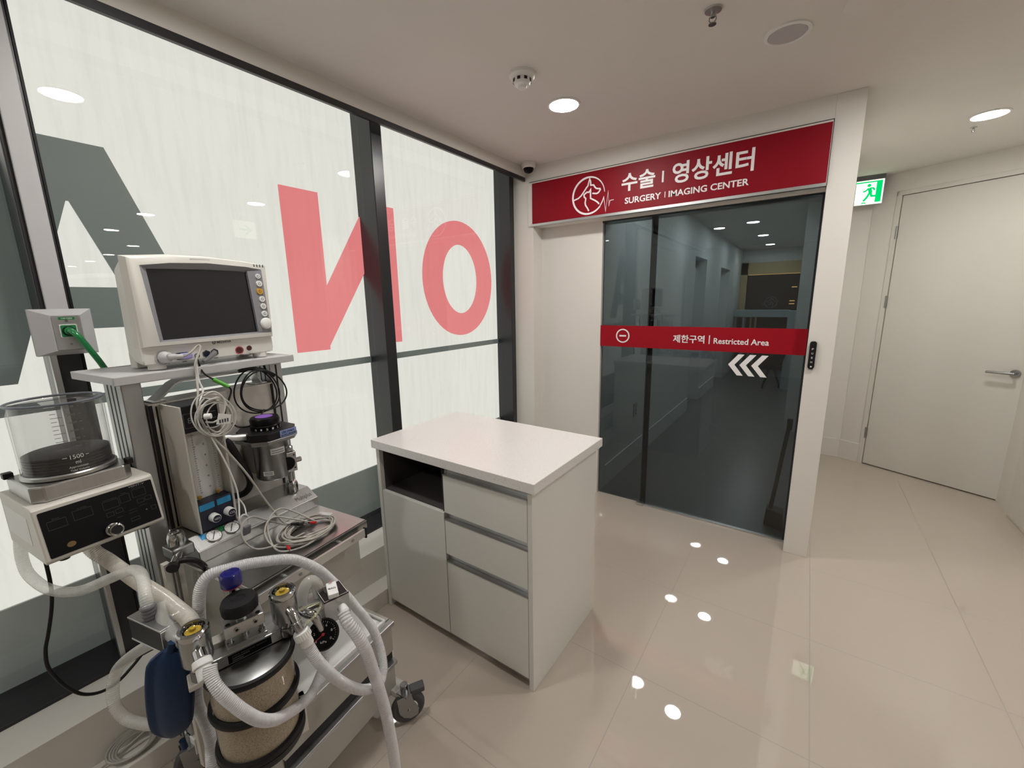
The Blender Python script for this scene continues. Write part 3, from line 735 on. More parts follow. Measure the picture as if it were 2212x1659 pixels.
# worktop with rail, back and side panels
MB().box((-0.45, -0.422, 0.786), (-0.048, -0.026, 0.800)).box((-0.056, -0.422, 0.772), (-0.048, -0.026, 0.800)).build('worktop', STEEL, A, bev=0.002)
MB().box((-0.44, -0.420, 0.405), (-0.30, -0.030, 0.786)).box((-0.30, -0.418, 0.60), (-0.09, -0.032, 0.772)).build('rear_panel', OLIVE, A, bev=0.002)
MB().box((-0.43, -0.430, 0.405), (-0.07, -0.421, 0.785)).build('side_panel', OLIVE, A, bev=0.001)
rl = MB().box((-0.030, -0.420, 0.762), (-0.022, -0.060, 0.790)).build('accessory_rail', ALU, A, bev=0.001)
for q in (-0.143, -0.331): MB().cyl((-0.050, q, 0.777), (-0.029, q, 0.777), 0.0075, n=16).build('standoff', ALU, rl)
for q in (-0.112, -0.300): MB().cyl((-0.023, q, 0.776), (-0.0205, q, 0.776), 0.0055, n=16).cyl((-0.0206, q, 0.776), (-0.0200, q, 0.776), 0.003, n=6).build('screw', NICKEL, rl)
for q in (-0.060,): MB().box((-0.032, q, 0.756), (-0.020, q + 0.006, 0.793)).build('end_cap', BLK, rl, bev=0.001)
# uprights: grooved aluminium extrusions
def upright(qa, qb):
    m = MB().box((-0.56, qa, 0.10), (-0.45, qb, 1.325))
    o = m.build('upright', ALUP, A, bev=0.0025)
    g = MB()
    for pc_ in (-0.533, -0.508, -0.483): g.box((pc_ - 0.0025, qa - 0.0008, 0.105), (pc_ + 0.0025, qa + 0.003, 1.32))
    g.box((-0.453, (qa + qb) / 2 - 0.003, 0.105), (-0.4492, (qa + qb) / 2 + 0.003, 1.32)) if qb > -0.2 else None
    if g.v: g.build('groove', BLK, o)
    MB().box((-0.562, qa - 0.002, 1.325), (-0.445, qb + 0.002, 1.330)).build('cap', BLK, o)
upright(-0.466, -0.420); upright(-0.046, -0.001)
# tray
tr = MB().box((-0.690, -0.486, 1.342), (-0.414, 0.022, 1.350)).box((-0.422, -0.490, 1.328), (-0.411, 0.026, 1.352)).box((-0.694, -0.490, 1.332), (-0.684, 0.026, 1.352)).box((-0.69, -0.491, 1.330), (-0.414, -0.484, 1.352)).box((-0.69, 0.020, 1.330), (-0.414, 0.027, 1.352)).build('monitor_tray', LGREY, A, bev=0.002)
MB().box((-0.52, -0.470, 1.325), (-0.46, -0.380, 1.342)).box((-0.52, -0.05, 1.325), (-0.46, 0.01, 1.342)).build('tray_bracket', BLK, tr, bev=0.002)
# back housing between the uprights, with carry handle
bk = MB().box((-0.535, -0.415, 0.86), (-0.445, -0.048, 1.258)).build('back_housing', CREAM, A, bev=0.003)
MB().box((-0.4452, -0.417, 0.87), (-0.441, -0.408, 1.255)).box((-0.4452, -0.055, 0.87), (-0.441, -0.048, 1.255)).box((-0.447, -0.400, 0.87), (-0.4438, -0.396, 1.25)).box((-0.4455, -0.30, 1.092), (-0.4442, -0.06, 1.094)).build('seam', BLK, bk)
hp = [(-0.49, -0.388, 1.258), (-0.49, -0.366, 1.275), (-0.49, -0.335, 1.302), (-0.49, -0.318, 1.310), (-0.49, -0.22, 1.310), (-0.49, -0.110, 1.310), (-0.49, -0.094, 1.303), (-0.49, -0.082, 1.280), (-0.49, -0.070, 1.258)]
m = MB(); hs = [V(*p) for p in hp]
for a, b in zip(hs, hs[1:]):
    d = (b - a); nrm = V(0, -d.z, d.y).normalized() * 0.006
    m.obox(a - V(0.028, 0, 0) - nrm * 0.5 - d * 0.02, d * 1.04, V(0.056, 0, 0), nrm)
m.box((-0.51, -0.40, 1.258), (-0.46, -0.365, 1.262)).box((-0.51, -0.10, 1.258), (-0.46, -0.055, 1.262))
m.build('carry_handle', ALU, bk, bev=0.001)
# instrument housing with sloping stainless front and two gauges
gb = MB().prism([(-0.45, 0.80), (-0.293, 0.80), (-0.293, 0.835), (-0.345, 0.866), (-0.45, 0.866)], 'y', -0.421, -0.026)
gb = MB().add([(p.x, p.y, p.z) for p in gb.v], gb.f).build('instrument_box', STEEL, A, bev=0.002)
so = V(-0.293, 0, 0.835); sv = V(-0.052, 0, 0.031).normalized(); sn = Q_.cross(sv)
if sn.z < 0: sn = -sn
def on_slope(q, v, n=0.0): return so + Q_ * q + sv * v + sn * n
MB().plate([[(-0.416, 0.004), (-0.034, 0.004), (-0.034, 0.056), (-0.416, 0.056)]], so + sn * 0.0002, Q_, sv, 0.0012).build('front_plate', STEEL, gb)
for q, colr in ((-0.366, CYAN), (-0.315, GREEN)):
    MB().plate([[(q - 0.030, 0.034), (q - 0.014, 0.034), (q - 0.014, 0.054), (q - 0.030, 0.054)]], so + sn * 0.0015, Q_, sv, 0.0004).build('gas_mark', colr, gb)
    g = MB().cyl(on_slope(q, 0.030), on_slope(q, 0.030, 0.006), 0.0215, n=32).build('gauge', CHROME, gb)
    MB().cyl(on_slope(q, 0.030, 0.006), on_slope(q, 0.030, 0.0066), 0.0188, n=32).build('dial', PAPER, g)
    m = MB().stroke([(q + 0.007, 0.041), (q - 0.009, 0.018)], 0.0022, so + sn * 0.0068, Q_, sv, 0.0006)
    for k in range(9):
        a = math.radians(-40 + 260 * k / 8); m.stroke([(q + 0.0135 * math.cos(a), 0.030 + 0.0135 * math.sin(a)), (q + 0.0165 * math.cos(a), 0.030 + 0.0165 * math.sin(a))], 0.0011, so + sn * 0.0068, Q_, sv, 0.0004)
    m.build('needle', INK, g)
m = MB().text('Multiplus', so + sn * 0.0013, Q_, sv, -0.100, -0.040, 0.010, 0.033, 0.0); m.build('lettering', INK, gb)
# flowmeter block
fl = MB().box((-0.440, -0.392, 0.868), (-0.330, -0.387, 1.256)).box((-0.440, -0.2905, 0.868), (-0.330, -0.2855, 1.256)).box((-0.440, -0.387, 1.19), (-0.352, -0.2905, 1.25)).build('flowmeter', CREAM, A, bev=0.001)
MB().box((-0.440, -0.387, 0.955), (-0.375, -0.2905, 1.195)).build('scale_plate', PAPER, fl)
hd = MB().box((-0.440, -0.389, 1.175), (-0.340, -0.2885, 1.255)).build('display_head', BLK, fl, bev=0.002)
m = MB()
for a, b, c_, d_ in ((-0.381, -0.351, 1.190, 1.232), (-0.331, -0.297, 1.205, 1.207), (-0.331, -0.297, 1.225, 1.2265)):
    m.stroke([(a, c_), (b, c_), (b, d_), (a, d_)] if d_ - c_ > 0.01 else [(a, c_), (b, c_)], 0.0012, (-0.340, 0, 0), Q_, K_, 0.0004, closed=(d_ - c_ > 0.01))
m.text('8', (-0.3398, 0, 0), Q_, K_, -0.372, -0.361, 1.203, 1.220, 0.0); m.build('display_print', INKG, hd)
for q in (-0.366, -0.314):
    MB().cyl((-0.362, q, 0.958), (-0.362, q, 1.172), 0.0075, n=18).build('flow_tube', CLEAR, fl)
    MB().lathe([(0.003, 0), (0.0055, 0.004), (0.0055, 0.010), (0.002, 0.012)], (-0.362, q, 0.962), (0, 0, 1), 14).build('float', ORANGE, fl)
    m = MB()
    for k in range(26):
        z = 0.975 + 0.0073 * k; m.plate([[(q + 0.010, z), (q + (0.0165 if k % 5 == 0 else 0.0135), z), (q + (0.0165 if k % 5 == 0 else 0.0135), z + 0.0012), (q + 0.010, z + 0.0012)]], (-0.375, 0, 0), Q_, K_, 0.0004)
    for k in range(6): m.text(str((5 - k) * 2), (-0.375, 0, 0), Q_, K_, q - 0.016, q - 0.011, 0.985 + 0.034 * k, 0.991 + 0.034 * k)
    m.build('scale_print', INK, fl)
ft = MB().box((-0.440, -0.387, 0.868), (-0.336, -0.2905, 0.958)).build('valve_panel', NAVY, fl, bev=0.002)
for q0, q1 in ((-0.383, -0.342), (-0.335, -0.295)):
    MB().plate([rrect(q0, q1, 0.934, 0.953, 0.002)], (-0.336, 0, 0), Q_, K_, 0.0008).build('gas_label', CYAN, ft)
for q, s1 in ((-0.352, 'N2O'), (-0.309, 'O2')):
    kb = MB().cyl((-0.336, q, 0.905), (-0.312, q, 0.905), 0.0135, 0.0125, n=32).build('flow_knob', WPL, ft)
    MB().cyl((-0.312, q, 0.905), (-0.3114, q, 0.905), 0.0105, n=28).build('knob_face', NAVY, kb)
    MB().text(s1, (-0.3113, q, 0.905), Q_, K_, -0.0075, 0.0075, -0.0035, 0.0035, 0.02).build('knob_print', INKW, kb)
# pressure regulator at the left end, pole and arm for the absorber head
rg = MB().box((-0.360, -0.478, 0.840), (-0.300, -0.424, 0.872)).build('regulator', STEELD, A, bev=0.004)
MB().lathe([(0.021, 0.870), (0.0215, 0.876), (0.0215, 0.896), (0.018, 0.908), (0.012, 0.909), (0.011, 0.904), (0.001, 0.903)], (-0.330, -0.452, 0), (0, 0, 1), 36).build('regulator_knob', CHROME, rg)
MB().cyl((-0.302, -0.462, 0.856), (-0.276, -0.485, 0.850), 0.009, n=18).cyl((-0.290, -0.473, 0.853), (-0.268, -0.492, 0.848), 0.0115, n=18).build('connector', CHROME, rg)
MB().cyl((-0.268, -0.492, 0.848), (-0.258, -0.5005, 0.8455), 0.0145, n=20).build('connector_cap', BLK, rg)
MB().tube(spline([(-0.275, -0.483, 0.851), (-0.262, -0.462, 0.848), (-0.262, -0.440, 0.830), (-0.275, -0.418, 0.790), (-0.29, -0.41, 0.74), (-0.30, -0.435, 0.66)], 0.006), 0.0075, 12).build('supply_hose', CABLEB, rg)
MB().cyl((-0.306, -0.476, 0.20), (-0.306, -0.476, 0.840), 0.0055, n=18).build('support_pole', STEELD, A)
for qa_, qb_ in ((-0.499, -0.483), (-0.4695, -0.455)): MB().box((-0.330, qa_, 0.15), (-0.310, qb_, 0.838)).build('pole_guide', CREAM, A, bev=0.001)
MB().box((-0.33, -0.50, 0.498), (0.06, -0.452, 0.518)).build('swing_arm', ALUP, A, bev=0.002)
# castors
def castor(p, q, yaw, name='castor'):
    e = V(math.cos(yaw), math.sin(yaw), 0); ax = V(-e.y, e.x, 0); c = V(p, q, 0.062)
    top = c - e * 0.02
    o = MB().cyl(c - ax * 0.014, c + ax * 0.014, 0.052, n=40).ring(c, ax, 0.049, 0.0125, 44, 10, 1.25).build(name, GREYR, A)
    MB().cyl(c - ax * 0.0165, c + ax * 0.0165, 0.034, n=32).build('hub', WPL, o)
    f = MB()
    for s1 in (-1, 1):
        of = ax * (s1 * 0.019)
        poly = [(-0.040, 0.060), (0.012, 0.064), (0.020, 0.030), (0.036, -0.004), (0.030, -0.030), (0.004, -0.036), (-0.022, -0.022), (-0.036, 0.008)]
        f.plate([poly], c + of - ax * (0.0015 if s1 < 0 else 0), e, K_, 0.0022)
        f.cyl(c + of, c + of * 1.35, 0.006, n=12)
    f.box((c.x - 0.030, c.y - 0.024, 0.120), (c.x + 0.022, c.y + 0.024, 0.126)).cyl(V(c.x - 0.014, c.y, 0.118), V(c.x - 0.014, c.y, 0.150), 0.014, n=20)
    f.build('fork', NICKEL, o)
    b = MB().obox(c + e * 0.010 - ax * 0.017 + V(0, 0, 0.052), e * 0.052, ax * 0.034, V(0, 0, 0.022)).build('brake_lever', GREYR, o, bev=0.004)
    return o
castor(0.056, -0.006, math.radians(52)); castor(-0.05, -0.425, math.radians(60)); castor(-0.455, -0.462, math.radians(70)); castor(-0.47, 0.0, math.radians(20))
for lo, hi in (((-0.05, -0.03, 0.10), (0.045, 0.022, 0.125)), ((-0.09, -0.435, 0.086), (-0.02, -0.39, 0.112)), ((-0.49, -0.47, 0.09), (-0.43, -0.42, 0.15)), ((-0.50, -0.03, 0.09), (-0.43, 0.02, 0.15))):
    MB().box(lo, hi).build('castor_mount', WPL, A, bev=0.002)

# ---------------------------------------------------------------- vaporiser on the trolley
T = thing('vaporizer', 'stainless vaporizer with a black dial and purple mark, mounted on the trolley back', 'vaporizer', (-0.345, -0.14, 0.955), CART)
c0 = (-0.345, -0.142)
bd = MB().lathe([(0.050, 0.955), (0.054, 0.962), (0.054, 1.085), (0.056, 1.092)], (*c0, 0), (0, 0, 1), 40).box((-0.442, -0.185, 0.97), (-0.36, -0.10, 1.085)).build('body', STEELD, T, bev=0.001)
def octo(w0, w1, d0, d1, r): return [(d0, w0 + r), (d0, w1 - r), (d0 + r, w1), (d1 - r, w1), (d1, w1 - r), (d1, w0 + r), (d1 - r, w0), (d0 + r, w0)]
MB().prism(octo(-0.228, -0.066, -0.432, -0.272, 0.035), 'z', 1.088, 1.102).build('collar', STEELD, T, bev=0.003)
hd = MB().prism(octo(-0.222, -0.070, -0.428, -0.276, 0.034), 'z', 1.102, 1.126).build('head', BLK, T, bev=0.002)
dl = MB().lathe([(0.044, 1.126), (0.045, 1.140), (0.042, 1.144), (0.044, 1.146), (0.045, 1.160), (0.041, 1.166), (0.001, 1.167)], (-0.35, -0.148, 0), (0, 0, 1), 44).build('dial', BLKG, T)
MB().cyl((-0.352, -0.148, 1.1668), (-0.352, -0.148, 1.1678), 0.026, n=32).build('dial_mark', PURP, dl)
m = MB()
for k, ch in enumerate('0 . 5 1 2 3'.split()):
    a = math.radians(-70 + 22 * k); e = V(math.cos(a), math.sin(a), 0); tg = V(-e.y, e.x, 0)
    m.text(ch, V(-0.35, -0.148, 0) + e * 0.0446, tg, K_, -0.003, 0.003, 1.1285, 1.1355, 0.01)
m.build('dial_numbers', INKW, dl)
lb = MB().plate([[(-0.148, 1.103), (-0.090, 1.103), (-0.090, 1.125), (-0.148, 1.125)]], (-0.276, 0, 0), Q_, K_, 0.001).build('agent_label', LBLUE, hd)
MB().text('USE ONLY', (-0.275, 0, 0), Q_, K_, -0.143, -0.098, 1.1145, 1.1215, 0.03).text('ISOFLURANE', (-0.275, 0, 0), Q_, K_, -0.145, -0.093, 1.1050, 1.1115, 0.03).build('label_print', NAVY, lb)
def curved(u, v, r=0.0544, a0=-14): 
    a = math.radians(a0) + u / r; return V(c0[0] + r * math.cos(a), c0[1] + r * math.sin(a), v)
for u0, u1, v0, v1 in ((-0.020, 0.026, 1.045, 1.066), (-0.050, -0.018, 0.975, 0.990)):
    m = MB(); n_ = 8; vs = []
    for i in range(n_ + 1): vs += [curved(u0 + (u1 - u0) * i / n_, v0), curved(u0 + (u1 - u0) * i / n_, v1)]
    m.add(vs, [(2 * i, 2 * i + 2, 2 * i + 3, 2 * i + 1) for i in range(n_)]); pl = m.build('paper_label', PAPER, bd)
    m = MB()
    for k in range(2):
        vs = []; z0 = v0 + (v1 - v0) * (0.25 + 0.35 * k)
        for i in range(n_ + 1): vs += [curved(u0 + 0.004 + (u1 - u0 - 0.008) * i / n_, z0, 0.0548), curved(u0 + 0.004 + (u1 - u0 - 0.008) * i / n_, z0 + 0.002, 0.0548)]
        m.add(vs, [(2 * i, 2 * i + 2, 2 * i + 3, 2 * i + 1) for i in range(n_)])
    m.build('label_lines', INK, pl)
fb = MB().obox((-0.330, -0.142, 0.966), (0.030, -0.010, 0), (0.012, 0.058, 0), (0, 0, 0.070)).build('filler_block', NICKEL, T, bev=0.0015)
fo = V(-0.301, -0.152, 0.966); fu = V(0.012, 0.058, 0).normalized()
MB().cyl(fo + fu * 0.030 + V(-0.001, 0.0002, 0.033), fo + fu * 0.030 + V(0.0032, -0.0006, 0.033), 0.0235, n=32).build('sight_glass', BLKG, fb)
m = MB()
for a, b in ((0.008, 0.012), (0.052, 0.012), (0.008, 0.058), (0.052, 0.058)): m.cyl(fo + fu * a + V(0, 0, b), fo + fu * a + V(0.002, 0, b), 0.003, n=10)
m.build('screw', BLK, fb)
MB().lathe([(0.013, 1.036), (0.018, 1.039), (0.018, 1.052), (0.014, 1.056), (0.001, 1.055)], (-0.312, -0.108, 0), (0, 0, 1), 28).build('filler_cap', NICKEL, fb)
MB().cyl((-0.304, -0.090, 0.998), (-0.301, -0.070, 0.998), 0.009, n=20).build('drain_knob', CHROME, fb)
MB().lathe([(0.019, 0.866), (0.020, 0.869), (0.020, 0.900), (0.016, 0.908), (0.009, 0.910), (0.009, 0.966)], (-0.352, -0.082, 0), (0, 0, 1), 28).build('lower_fitting', CHROME, T)
MB().cyl((-0.345, -0.270, 1.128), (-0.345, -0.215, 1.116), 0.012, n=20).cyl((-0.345, -0.292, 1.134), (-0.345, -0.268, 1.128), 0.014, n=20).build('outlet_pipe', ALU, T)
MB().tube(spline([(-0.340, -0.283, 1.130), (-0.335, -0.272, 1.106), (-0.345, -0.246, 1.040), (-0.362, -0.218, 0.977), (-0.382, -0.209, 0.936), (-0.402, -0.220, 0.910), (-0.425, -0.238, 0.903), (-0.442, -0.25, 0.905)], 0.006), 0.0105, 14).build('gas_hose', RUB, T)

# ---------------------------------------------------------------- patient monitor on the tray
M_ = thing('patient_monitor', 'ivory patient monitor with a dark screen on the trolley tray', 'monitor', (-0.50, -0.21, 1.352), CART)
def top_z(q): return 1.660 + 0.022 * (1 - ((q + 0.235) / 0.165) ** 2) if q < -0.07 else 1.660 + 0.022 * (1 - ((q + 0.235) / 0.21) ** 2) + 0.006
def outline(q0, q1, zb, shrink=0.0, n=16):
    pts = [(q0 + 0.012, zb), (q1 - 0.012, zb), (q1, zb + 0.012)]
    for i in range(n + 1):
        q = q1 - 0.008 + (q0 - q1 + 0.012) * i / n; pts.append((q, top_z(q) - shrink))
    pts.append((q0, zb + 0.012)); return pts
# shell: front section, waist and smaller back
o1 = outline(-0.404, -0.014, 1.368)
secs = [(-0.462, 1.0, 0.0), (-0.472, 1.008, 0.0), (-0.50, 1.0, 0.0), (-0.56, 0.93, 0.006), (-0.60, 0.88, 0.012)]
vs = []; cq, cz = -0.209, 1.515
for p, k, dz in secs:
    for q, z in o1: vs.append((p, cq + (q - cq) * k, cz + (z - cz) * k))
n = len(o1); fs = [tuple(range(n))[::-1] if False else tuple(range(n))]
for j in range(len(secs) - 1):
    for i in range(n): fs.append((j * n + i, (j + 1) * n + i, (j + 1) * n + (i + 1) % n, j * n + (i + 1) % n))
fs.append(tuple(range((len(secs) - 1) * n, len(secs) * n))[::-1])
MB().add(vs, fs).build('shell', IVORY, M_, bev=0.004)
# bezel: ivory front frame with a recess holding the screen
def quadring(outer, inner, p0, p1):
    m = MB(); n = len(outer)
    vs = [(p0, *q) for q in outer] + [(p1, *q) for q in inner]
    return m.add(vs, [(i, (i + 1) % n, n + (i + 1) % n, n + i) for i in range(n)])
fr_o = [(-0.383, 1.422), (-0.018, 1.425), (-0.014, 1.667), (-0.080, 1.676), (-0.200, 1.681), (-0.300, 1.677), (-0.388, 1.664)]
fr_m = [(-0.396, 1.420), (-0.015, 1.423), (-0.011, 1.670), (-0.080, 1.679), (-0.200, 1.684), (-0.300, 1.681), (-0.399, 1.669)]
fr_b = [(-0.4085, 1.418), (-0.012, 1.421), (-0.008, 1.672), (-0.080, 1.6815), (-0.200, 1.687), (-0.300, 1.6845), (-0.4085, 1.673)]
fr_i = [(-0.358, 1.432), (-0.022, 1.438), (-0.030, 1.655), (-0.080, 1.661), (-0.200, 1.665), (-0.300, 1.659), (-0.374, 1.648)]
n = 7; m = MB()
vs = [(-0.452, *q) for q in fr_o] + [(-0.450, *q) for q in fr_i] + [(-0.456, *q) for q in fr_m] + [(-0.474, *q) for q in fr_b]
m.add(vs, [(i, (i + 1) % n, n + (i + 1) % n, n + i) for i in range(n)] + [(2 * n + i, 2 * n + (i + 1) % n, (i + 1) % n, i) for i in range(n)] + [(3 * n + i, 3 * n + (i + 1) % n, 2 * n + (i + 1) % n, 2 * n + i) for i in range(n)], True)
m.build('bezel', IVORY, M_)
sc_i = [(-0.345, 1.437), (-0.066, 1.442), (-0.078, 1.644), (-0.110, 1.646), (-0.200, 1.646), (-0.300, 1.643), (-0.356, 1.640)]
quadring(fr_i, sc_i, -0.450, -0.4605).build('recess', GPL, M_)
MB().plate([sc_i], (-0.4612, 0, 0), Q_, K_, 0.0004).build('screen', SCREEN, M_)
# button strip at the right
MB().plate([[(-0.066, 1.441), (-0.018, 1.438), (-0.016, 1.470), (-0.026, 1.500), (-0.031, 1.652), (-0.078, 1.648)]], (-0.4535, 0, 0), Q_, K_, 0.001).build('button_strip', GPL, M_)
bt = [(-0.044, 1.632, 0.0082, WPL), (-0.043, 1.607, 0.0100, WPL), (-0.0445, 1.581, 0.0105, ORANGE), (-0.040, 1.555, 0.0100, WPL), (-0.039, 1.530, 0.0100, WPL), (-0.038, 1.504, 0.0100, WPL)]
for q, z, r, mm in bt:
    b = MB().cyl((-0.453, q, z), (-0.4485, q, z), r, n=24).build('button', mm, M_)
    MB().stroke(arc(q, z, 0.0038, 60, 380, 12), 0.0013, (-0.4484, 0, 0), Q_, K_, 0.0003).build('button_mark', INK, b)
MB().lathe([(0.019, 0), (0.020, 0.004), (0.0165, 0.010), (0.008, 0.0125), (0.001, 0.013)], (-0.453, -0.037, 1.470), (1, 0, 0), 36).build('rotary_knob', WPL, M_)
MB().plate([rrect(-0.246, -0.190, 1.668, 1.6765, 0.003)], (-0.4523, 0, 0), Q_, K_, 0.0012).build('alarm_lamp', LGREY, M_)
m = MB()
for k in range(4): m.plate([[(-0.055 + k * 0.010, 1.6625), (-0.050 + k * 0.010, 1.6625), (-0.050 + k * 0.010, 1.6715), (-0.055 + k * 0.010, 1.6715)]], (-0.4515, 0, 0), Q_, K_, 0.0008)
m.build('indicator_marks', INKG, M_)
m = MB().stroke(arc(-0.210, 1.4175, 0.0045, 0, 360, 16)[:-1], 0.0022, (-0.4622, 0, 0), Q_, K_, 0.0005, closed=True).stroke(arc(-0.210, 1.4175, 0.0012, 0, 360, 8)[:-1], 0.0018, (-0.4622, 0, 0), Q_, K_, 0.0005, closed=True)
m.text('MEDIANA', (-0.4621, 0, 0), Q_, K_, -0.201, -0.157, 1.4135, 1.4215, 0.02, lift=0.0006)
m.build('maker_lettering', INK, M_)
# lower connector panel
MB().box((-0.464, -0.398, 1.370), (-0.4615, -0.018, 1.412)).build('connector_panel', IVORY, M_, bev=0.001)
def sock(q, z, r, ring_m, core_m, hexa=False):
    pts = [(q + r * math.cos(2 * PI * i / (6 if hexa else 24) + (PI / 6 if hexa else 0)), z + r * math.sin(2 * PI * i / (6 if hexa else 24) + (PI / 6 if hexa else 0))) for i in range(6 if hexa else 24)]
    o = MB().stroke(pts, 0.0014, (-0.4612, 0, 0), Q_, K_, 0.002, closed=True).build('socket', ring_m, M_)
    MB().plate([[(q + (a - q) * 0.82, z + (b - z) * 0.82) for a, b in pts]], (-0.4614, 0, 0), Q_, K_, 0.0012).build('socket_core', core_m, o)
sock(-0.135, 1.3845, 0.0125, REDC, REDP); sock(-0.102, 1.388, 0.0105, PAPER, REDP)
sock(-0.237, 1.384, 0.0115, INK, NAVY, True); sock(-0.213, 1.386, 0.0115, INK, BLK, True); sock(-0.264, 1.3815, 0.0065, INK, LGREY)
sock(-0.352, 1.3865, 0.0205, LGREY, LGREY)
MB().plate([rrect(-0.322, -0.285, 1.375, 1.396, 0.006)], (-0.4614, 0, 0), Q_, K_, 0.0012).build('wide_socket', NAVY, M_)
m = MB()
for q in (-0.345, -0.300, -0.236, -0.211, -0.130, -0.098): m.plate([[(q - 0.006, 1.3665), (q + 0.006, 1.3665), (q + 0.006, 1.3685), (q - 0.006, 1.3685)]], (-0.4614, 0, 0), Q_, K_, 0.0006)
m.build('socket_print', INK, M_)
for q in (-0.362, -0.055):
    MB().cyl((-0.484, q, 1.352), (-0.484, q, 1.370), 0.022, n=28).build('foot', IVORY, M_)
    MB().box((-0.60, q - 0.02, 1.352), (-0.56, q + 0.02, 1.40)).build('foot', IVORY, M_, bev=0.003)

# plugs and leads on the monitor
t = thing('ecg_plug', 'grey round plug in the leftmost monitor socket', 'plug', (-0.46, -0.352, 1.386), CART)
MB().lathe([(0.017, 0), (0.018, 0.004), (0.016, 0.016), (0.011, 0.022)], (-0.4605, -0.352, 1.3865), (1, 0.30, 0.05), 28).build('plug_body', LGREY, t)
MB().tube(spline([(-0.442, -0.346, 1.388), (-0.43, -0.330, 1.388), (-0.424, -0.318, 1.387)], 0.003), [0.009 - 0.0002 * i for i in range(len(spline([(-0.442, -0.346, 1.388), (-0.43, -0.330, 1.388), (-0.424, -0.318, 1.387)], 0.003)))], 12).build('strain_relief', LGREY, t)
t = tag(MB().box((-0.461, -0.312, 1.376), (-0.440, -0.284, 1.394)).build('wide_plug', LILAC, None, CART, base=(-0.46, -0.30, 1.376), bev=0.004), 'lilac plug in the wide monitor socket', 'plug')
t = tag(MB().tube([(-0.461, -0.214, 1.386), (-0.448, -0.222, 1.382), (-0.430, -0.246, 1.374), (-0.414, -0.272, 1.366)], [0.0075, 0.0075, 0.0062, 0.0045], 14).build('probe_plug', DGREY, None, CART, base=(-0.461, -0.214, 1.386)), 'dark grey plug pushed into the red hexagonal monitor socket', 'plug')
m = MB().tube(spline([(-0.424, -0.318, 1.387), (-0.420, -0.300, 1.396), (-0.424, -0.278, 1.414), (-0.418, -0.270, 1.416), (-0.412, -0.278, 1.40), (-0.400, -0.302, 1.362), (-0.395, -0.305, 1.33), (-0.35, -0.330, 1.28), (-0.318, -0.352, 1.255), (-0.31, -0.350, 1.21), (-0.300, -0.335, 1.16), (-0.285, -0.305, 1.10), (-0.27, -0.270, 1.02), (-0.262, -0.245, 0.95), (-0.255, -0.215, 0.875), (-0.24, -0.20, 0.835), (-0.22, -0.18, 0.808)], 0.008), 0.0031, 8)
tag(m.build('ecg_cable', CABLE, None, CART, base=(-0.42, -0.318, 1.387)), 'grey monitor lead running down over the flowmeter to the worktop', 'cable')
m = MB().tube(spline([(-0.414, -0.290, 1.372), (-0.402, -0.298, 1.345), (-0.392, -0.302, 1.31), (-0.345, -0.318, 1.29), (-0.315, -0.345, 1.262), (-0.305, -0.352, 1.22)], 0.008), 0.0027, 8)
for k in range(8):
    ra = 0.037 + 0.0042 * (k % 5); rb = 0.044 + 0.0050 * ((k * 3) % 5); cx_ = -0.318 + 0.010 * math.sin(k * 1.7); cz_ = 1.216 + 0.009 * math.cos(k * 2.1)
    pts = []
    for i in range(27):
        a = 2 * PI * i / 26 + 1.9
        pts.append((-0.308 + 0.002 * k + 0.008 * math.sin(a * 1 + k), cx_ + ra * math.cos(a), cz_ + rb * math.sin(a)))
    m.tube(spline(pts, 0.006), 0.0019, 7)
pts = [(-0.285, -0.352, 1.21), (-0.283, -0.330, 1.205), (-0.28, -0.305, 1.225), (-0.281, -0.298, 1.265), (-0.283, -0.320, 1.292), (-0.288, -0.345, 1.285)]
m.tube(spline(pts, 0.006), 0.0026, 7)
co = m.build('sensor_cable', mat('pale cable sheath', (0.56, 0.55, 0.52), 0.42), None, CART, base=(-0.305, -0.312, 1.21))
tag(co, 'pale coiled sensor cable hanging in front of the flowmeter', 'cable')
MB().plate([[(-0.020, -0.013), (0.016, -0.020), (0.024, 0.006), (-0.010, 0.018)]], (-0.268, -0.315, 1.213), Q_, K_, 0.001).build('paper_tag', PAPER, co)
m = MB()
for k in range(4): m.plate([[(-0.012 + 0.007 * k, -0.011), (-0.008 + 0.007 * k, -0.012), (-0.007 + 0.007 * k, -0.002), (-0.011 + 0.007 * k, -0.001)]], (-0.2668, -0.315, 1.213), Q_, K_, 0.0005)
m.build('tag_print', INK, co)
MB().cyl((-0.288, -0.352, 1.226), (-0.276, -0.340, 1.226), 0.008, n=16).build('cable_clip', WPL, co)
m = MB().tube(spline([(-0.300, -0.338, 1.16), (-0.288, -0.318, 1.08), (-0.280, -0.304, 1.0), (-0.278, -0.302, 0.955), (-0.270, -0.310, 0.915), (-0.262, -0.318, 0.885)], 0.008), 0.0024, 7).tube(spline([(-0.278, -0.302, 0.955), (-0.272, -0.292, 0.925), (-0.262, -0.296, 0.89)], 0.008), 0.0022, 7)
sp = m.build('clip_sensor', WPL, None, CART, base=(-0.262, -0.31, 0.88)); tag(sp, 'finger clip sensor on a thin white lead hanging over the pressure gauges', 'sensor')
MB().tube(spline([(-0.262, -0.318, 0.892), (-0.258, -0.315, 0.868), (-0.256, -0.306, 0.858), (-0.258, -0.295, 0.870), (-0.262, -0.292, 0.892), (-0.262, -0.305, 0.905), (-0.262, -0.318, 0.892)], 0.004), 0.0036, 8).build('clip_jaw', LGREY, sp)
MB().obox((-0.262, -0.318, 0.842), (0.014, 0, 0.002), (0.0, 0.021, 0.0), (0.002, 0.004, 0.028)).build('clip_body', DGREY, sp, bev=0.003)

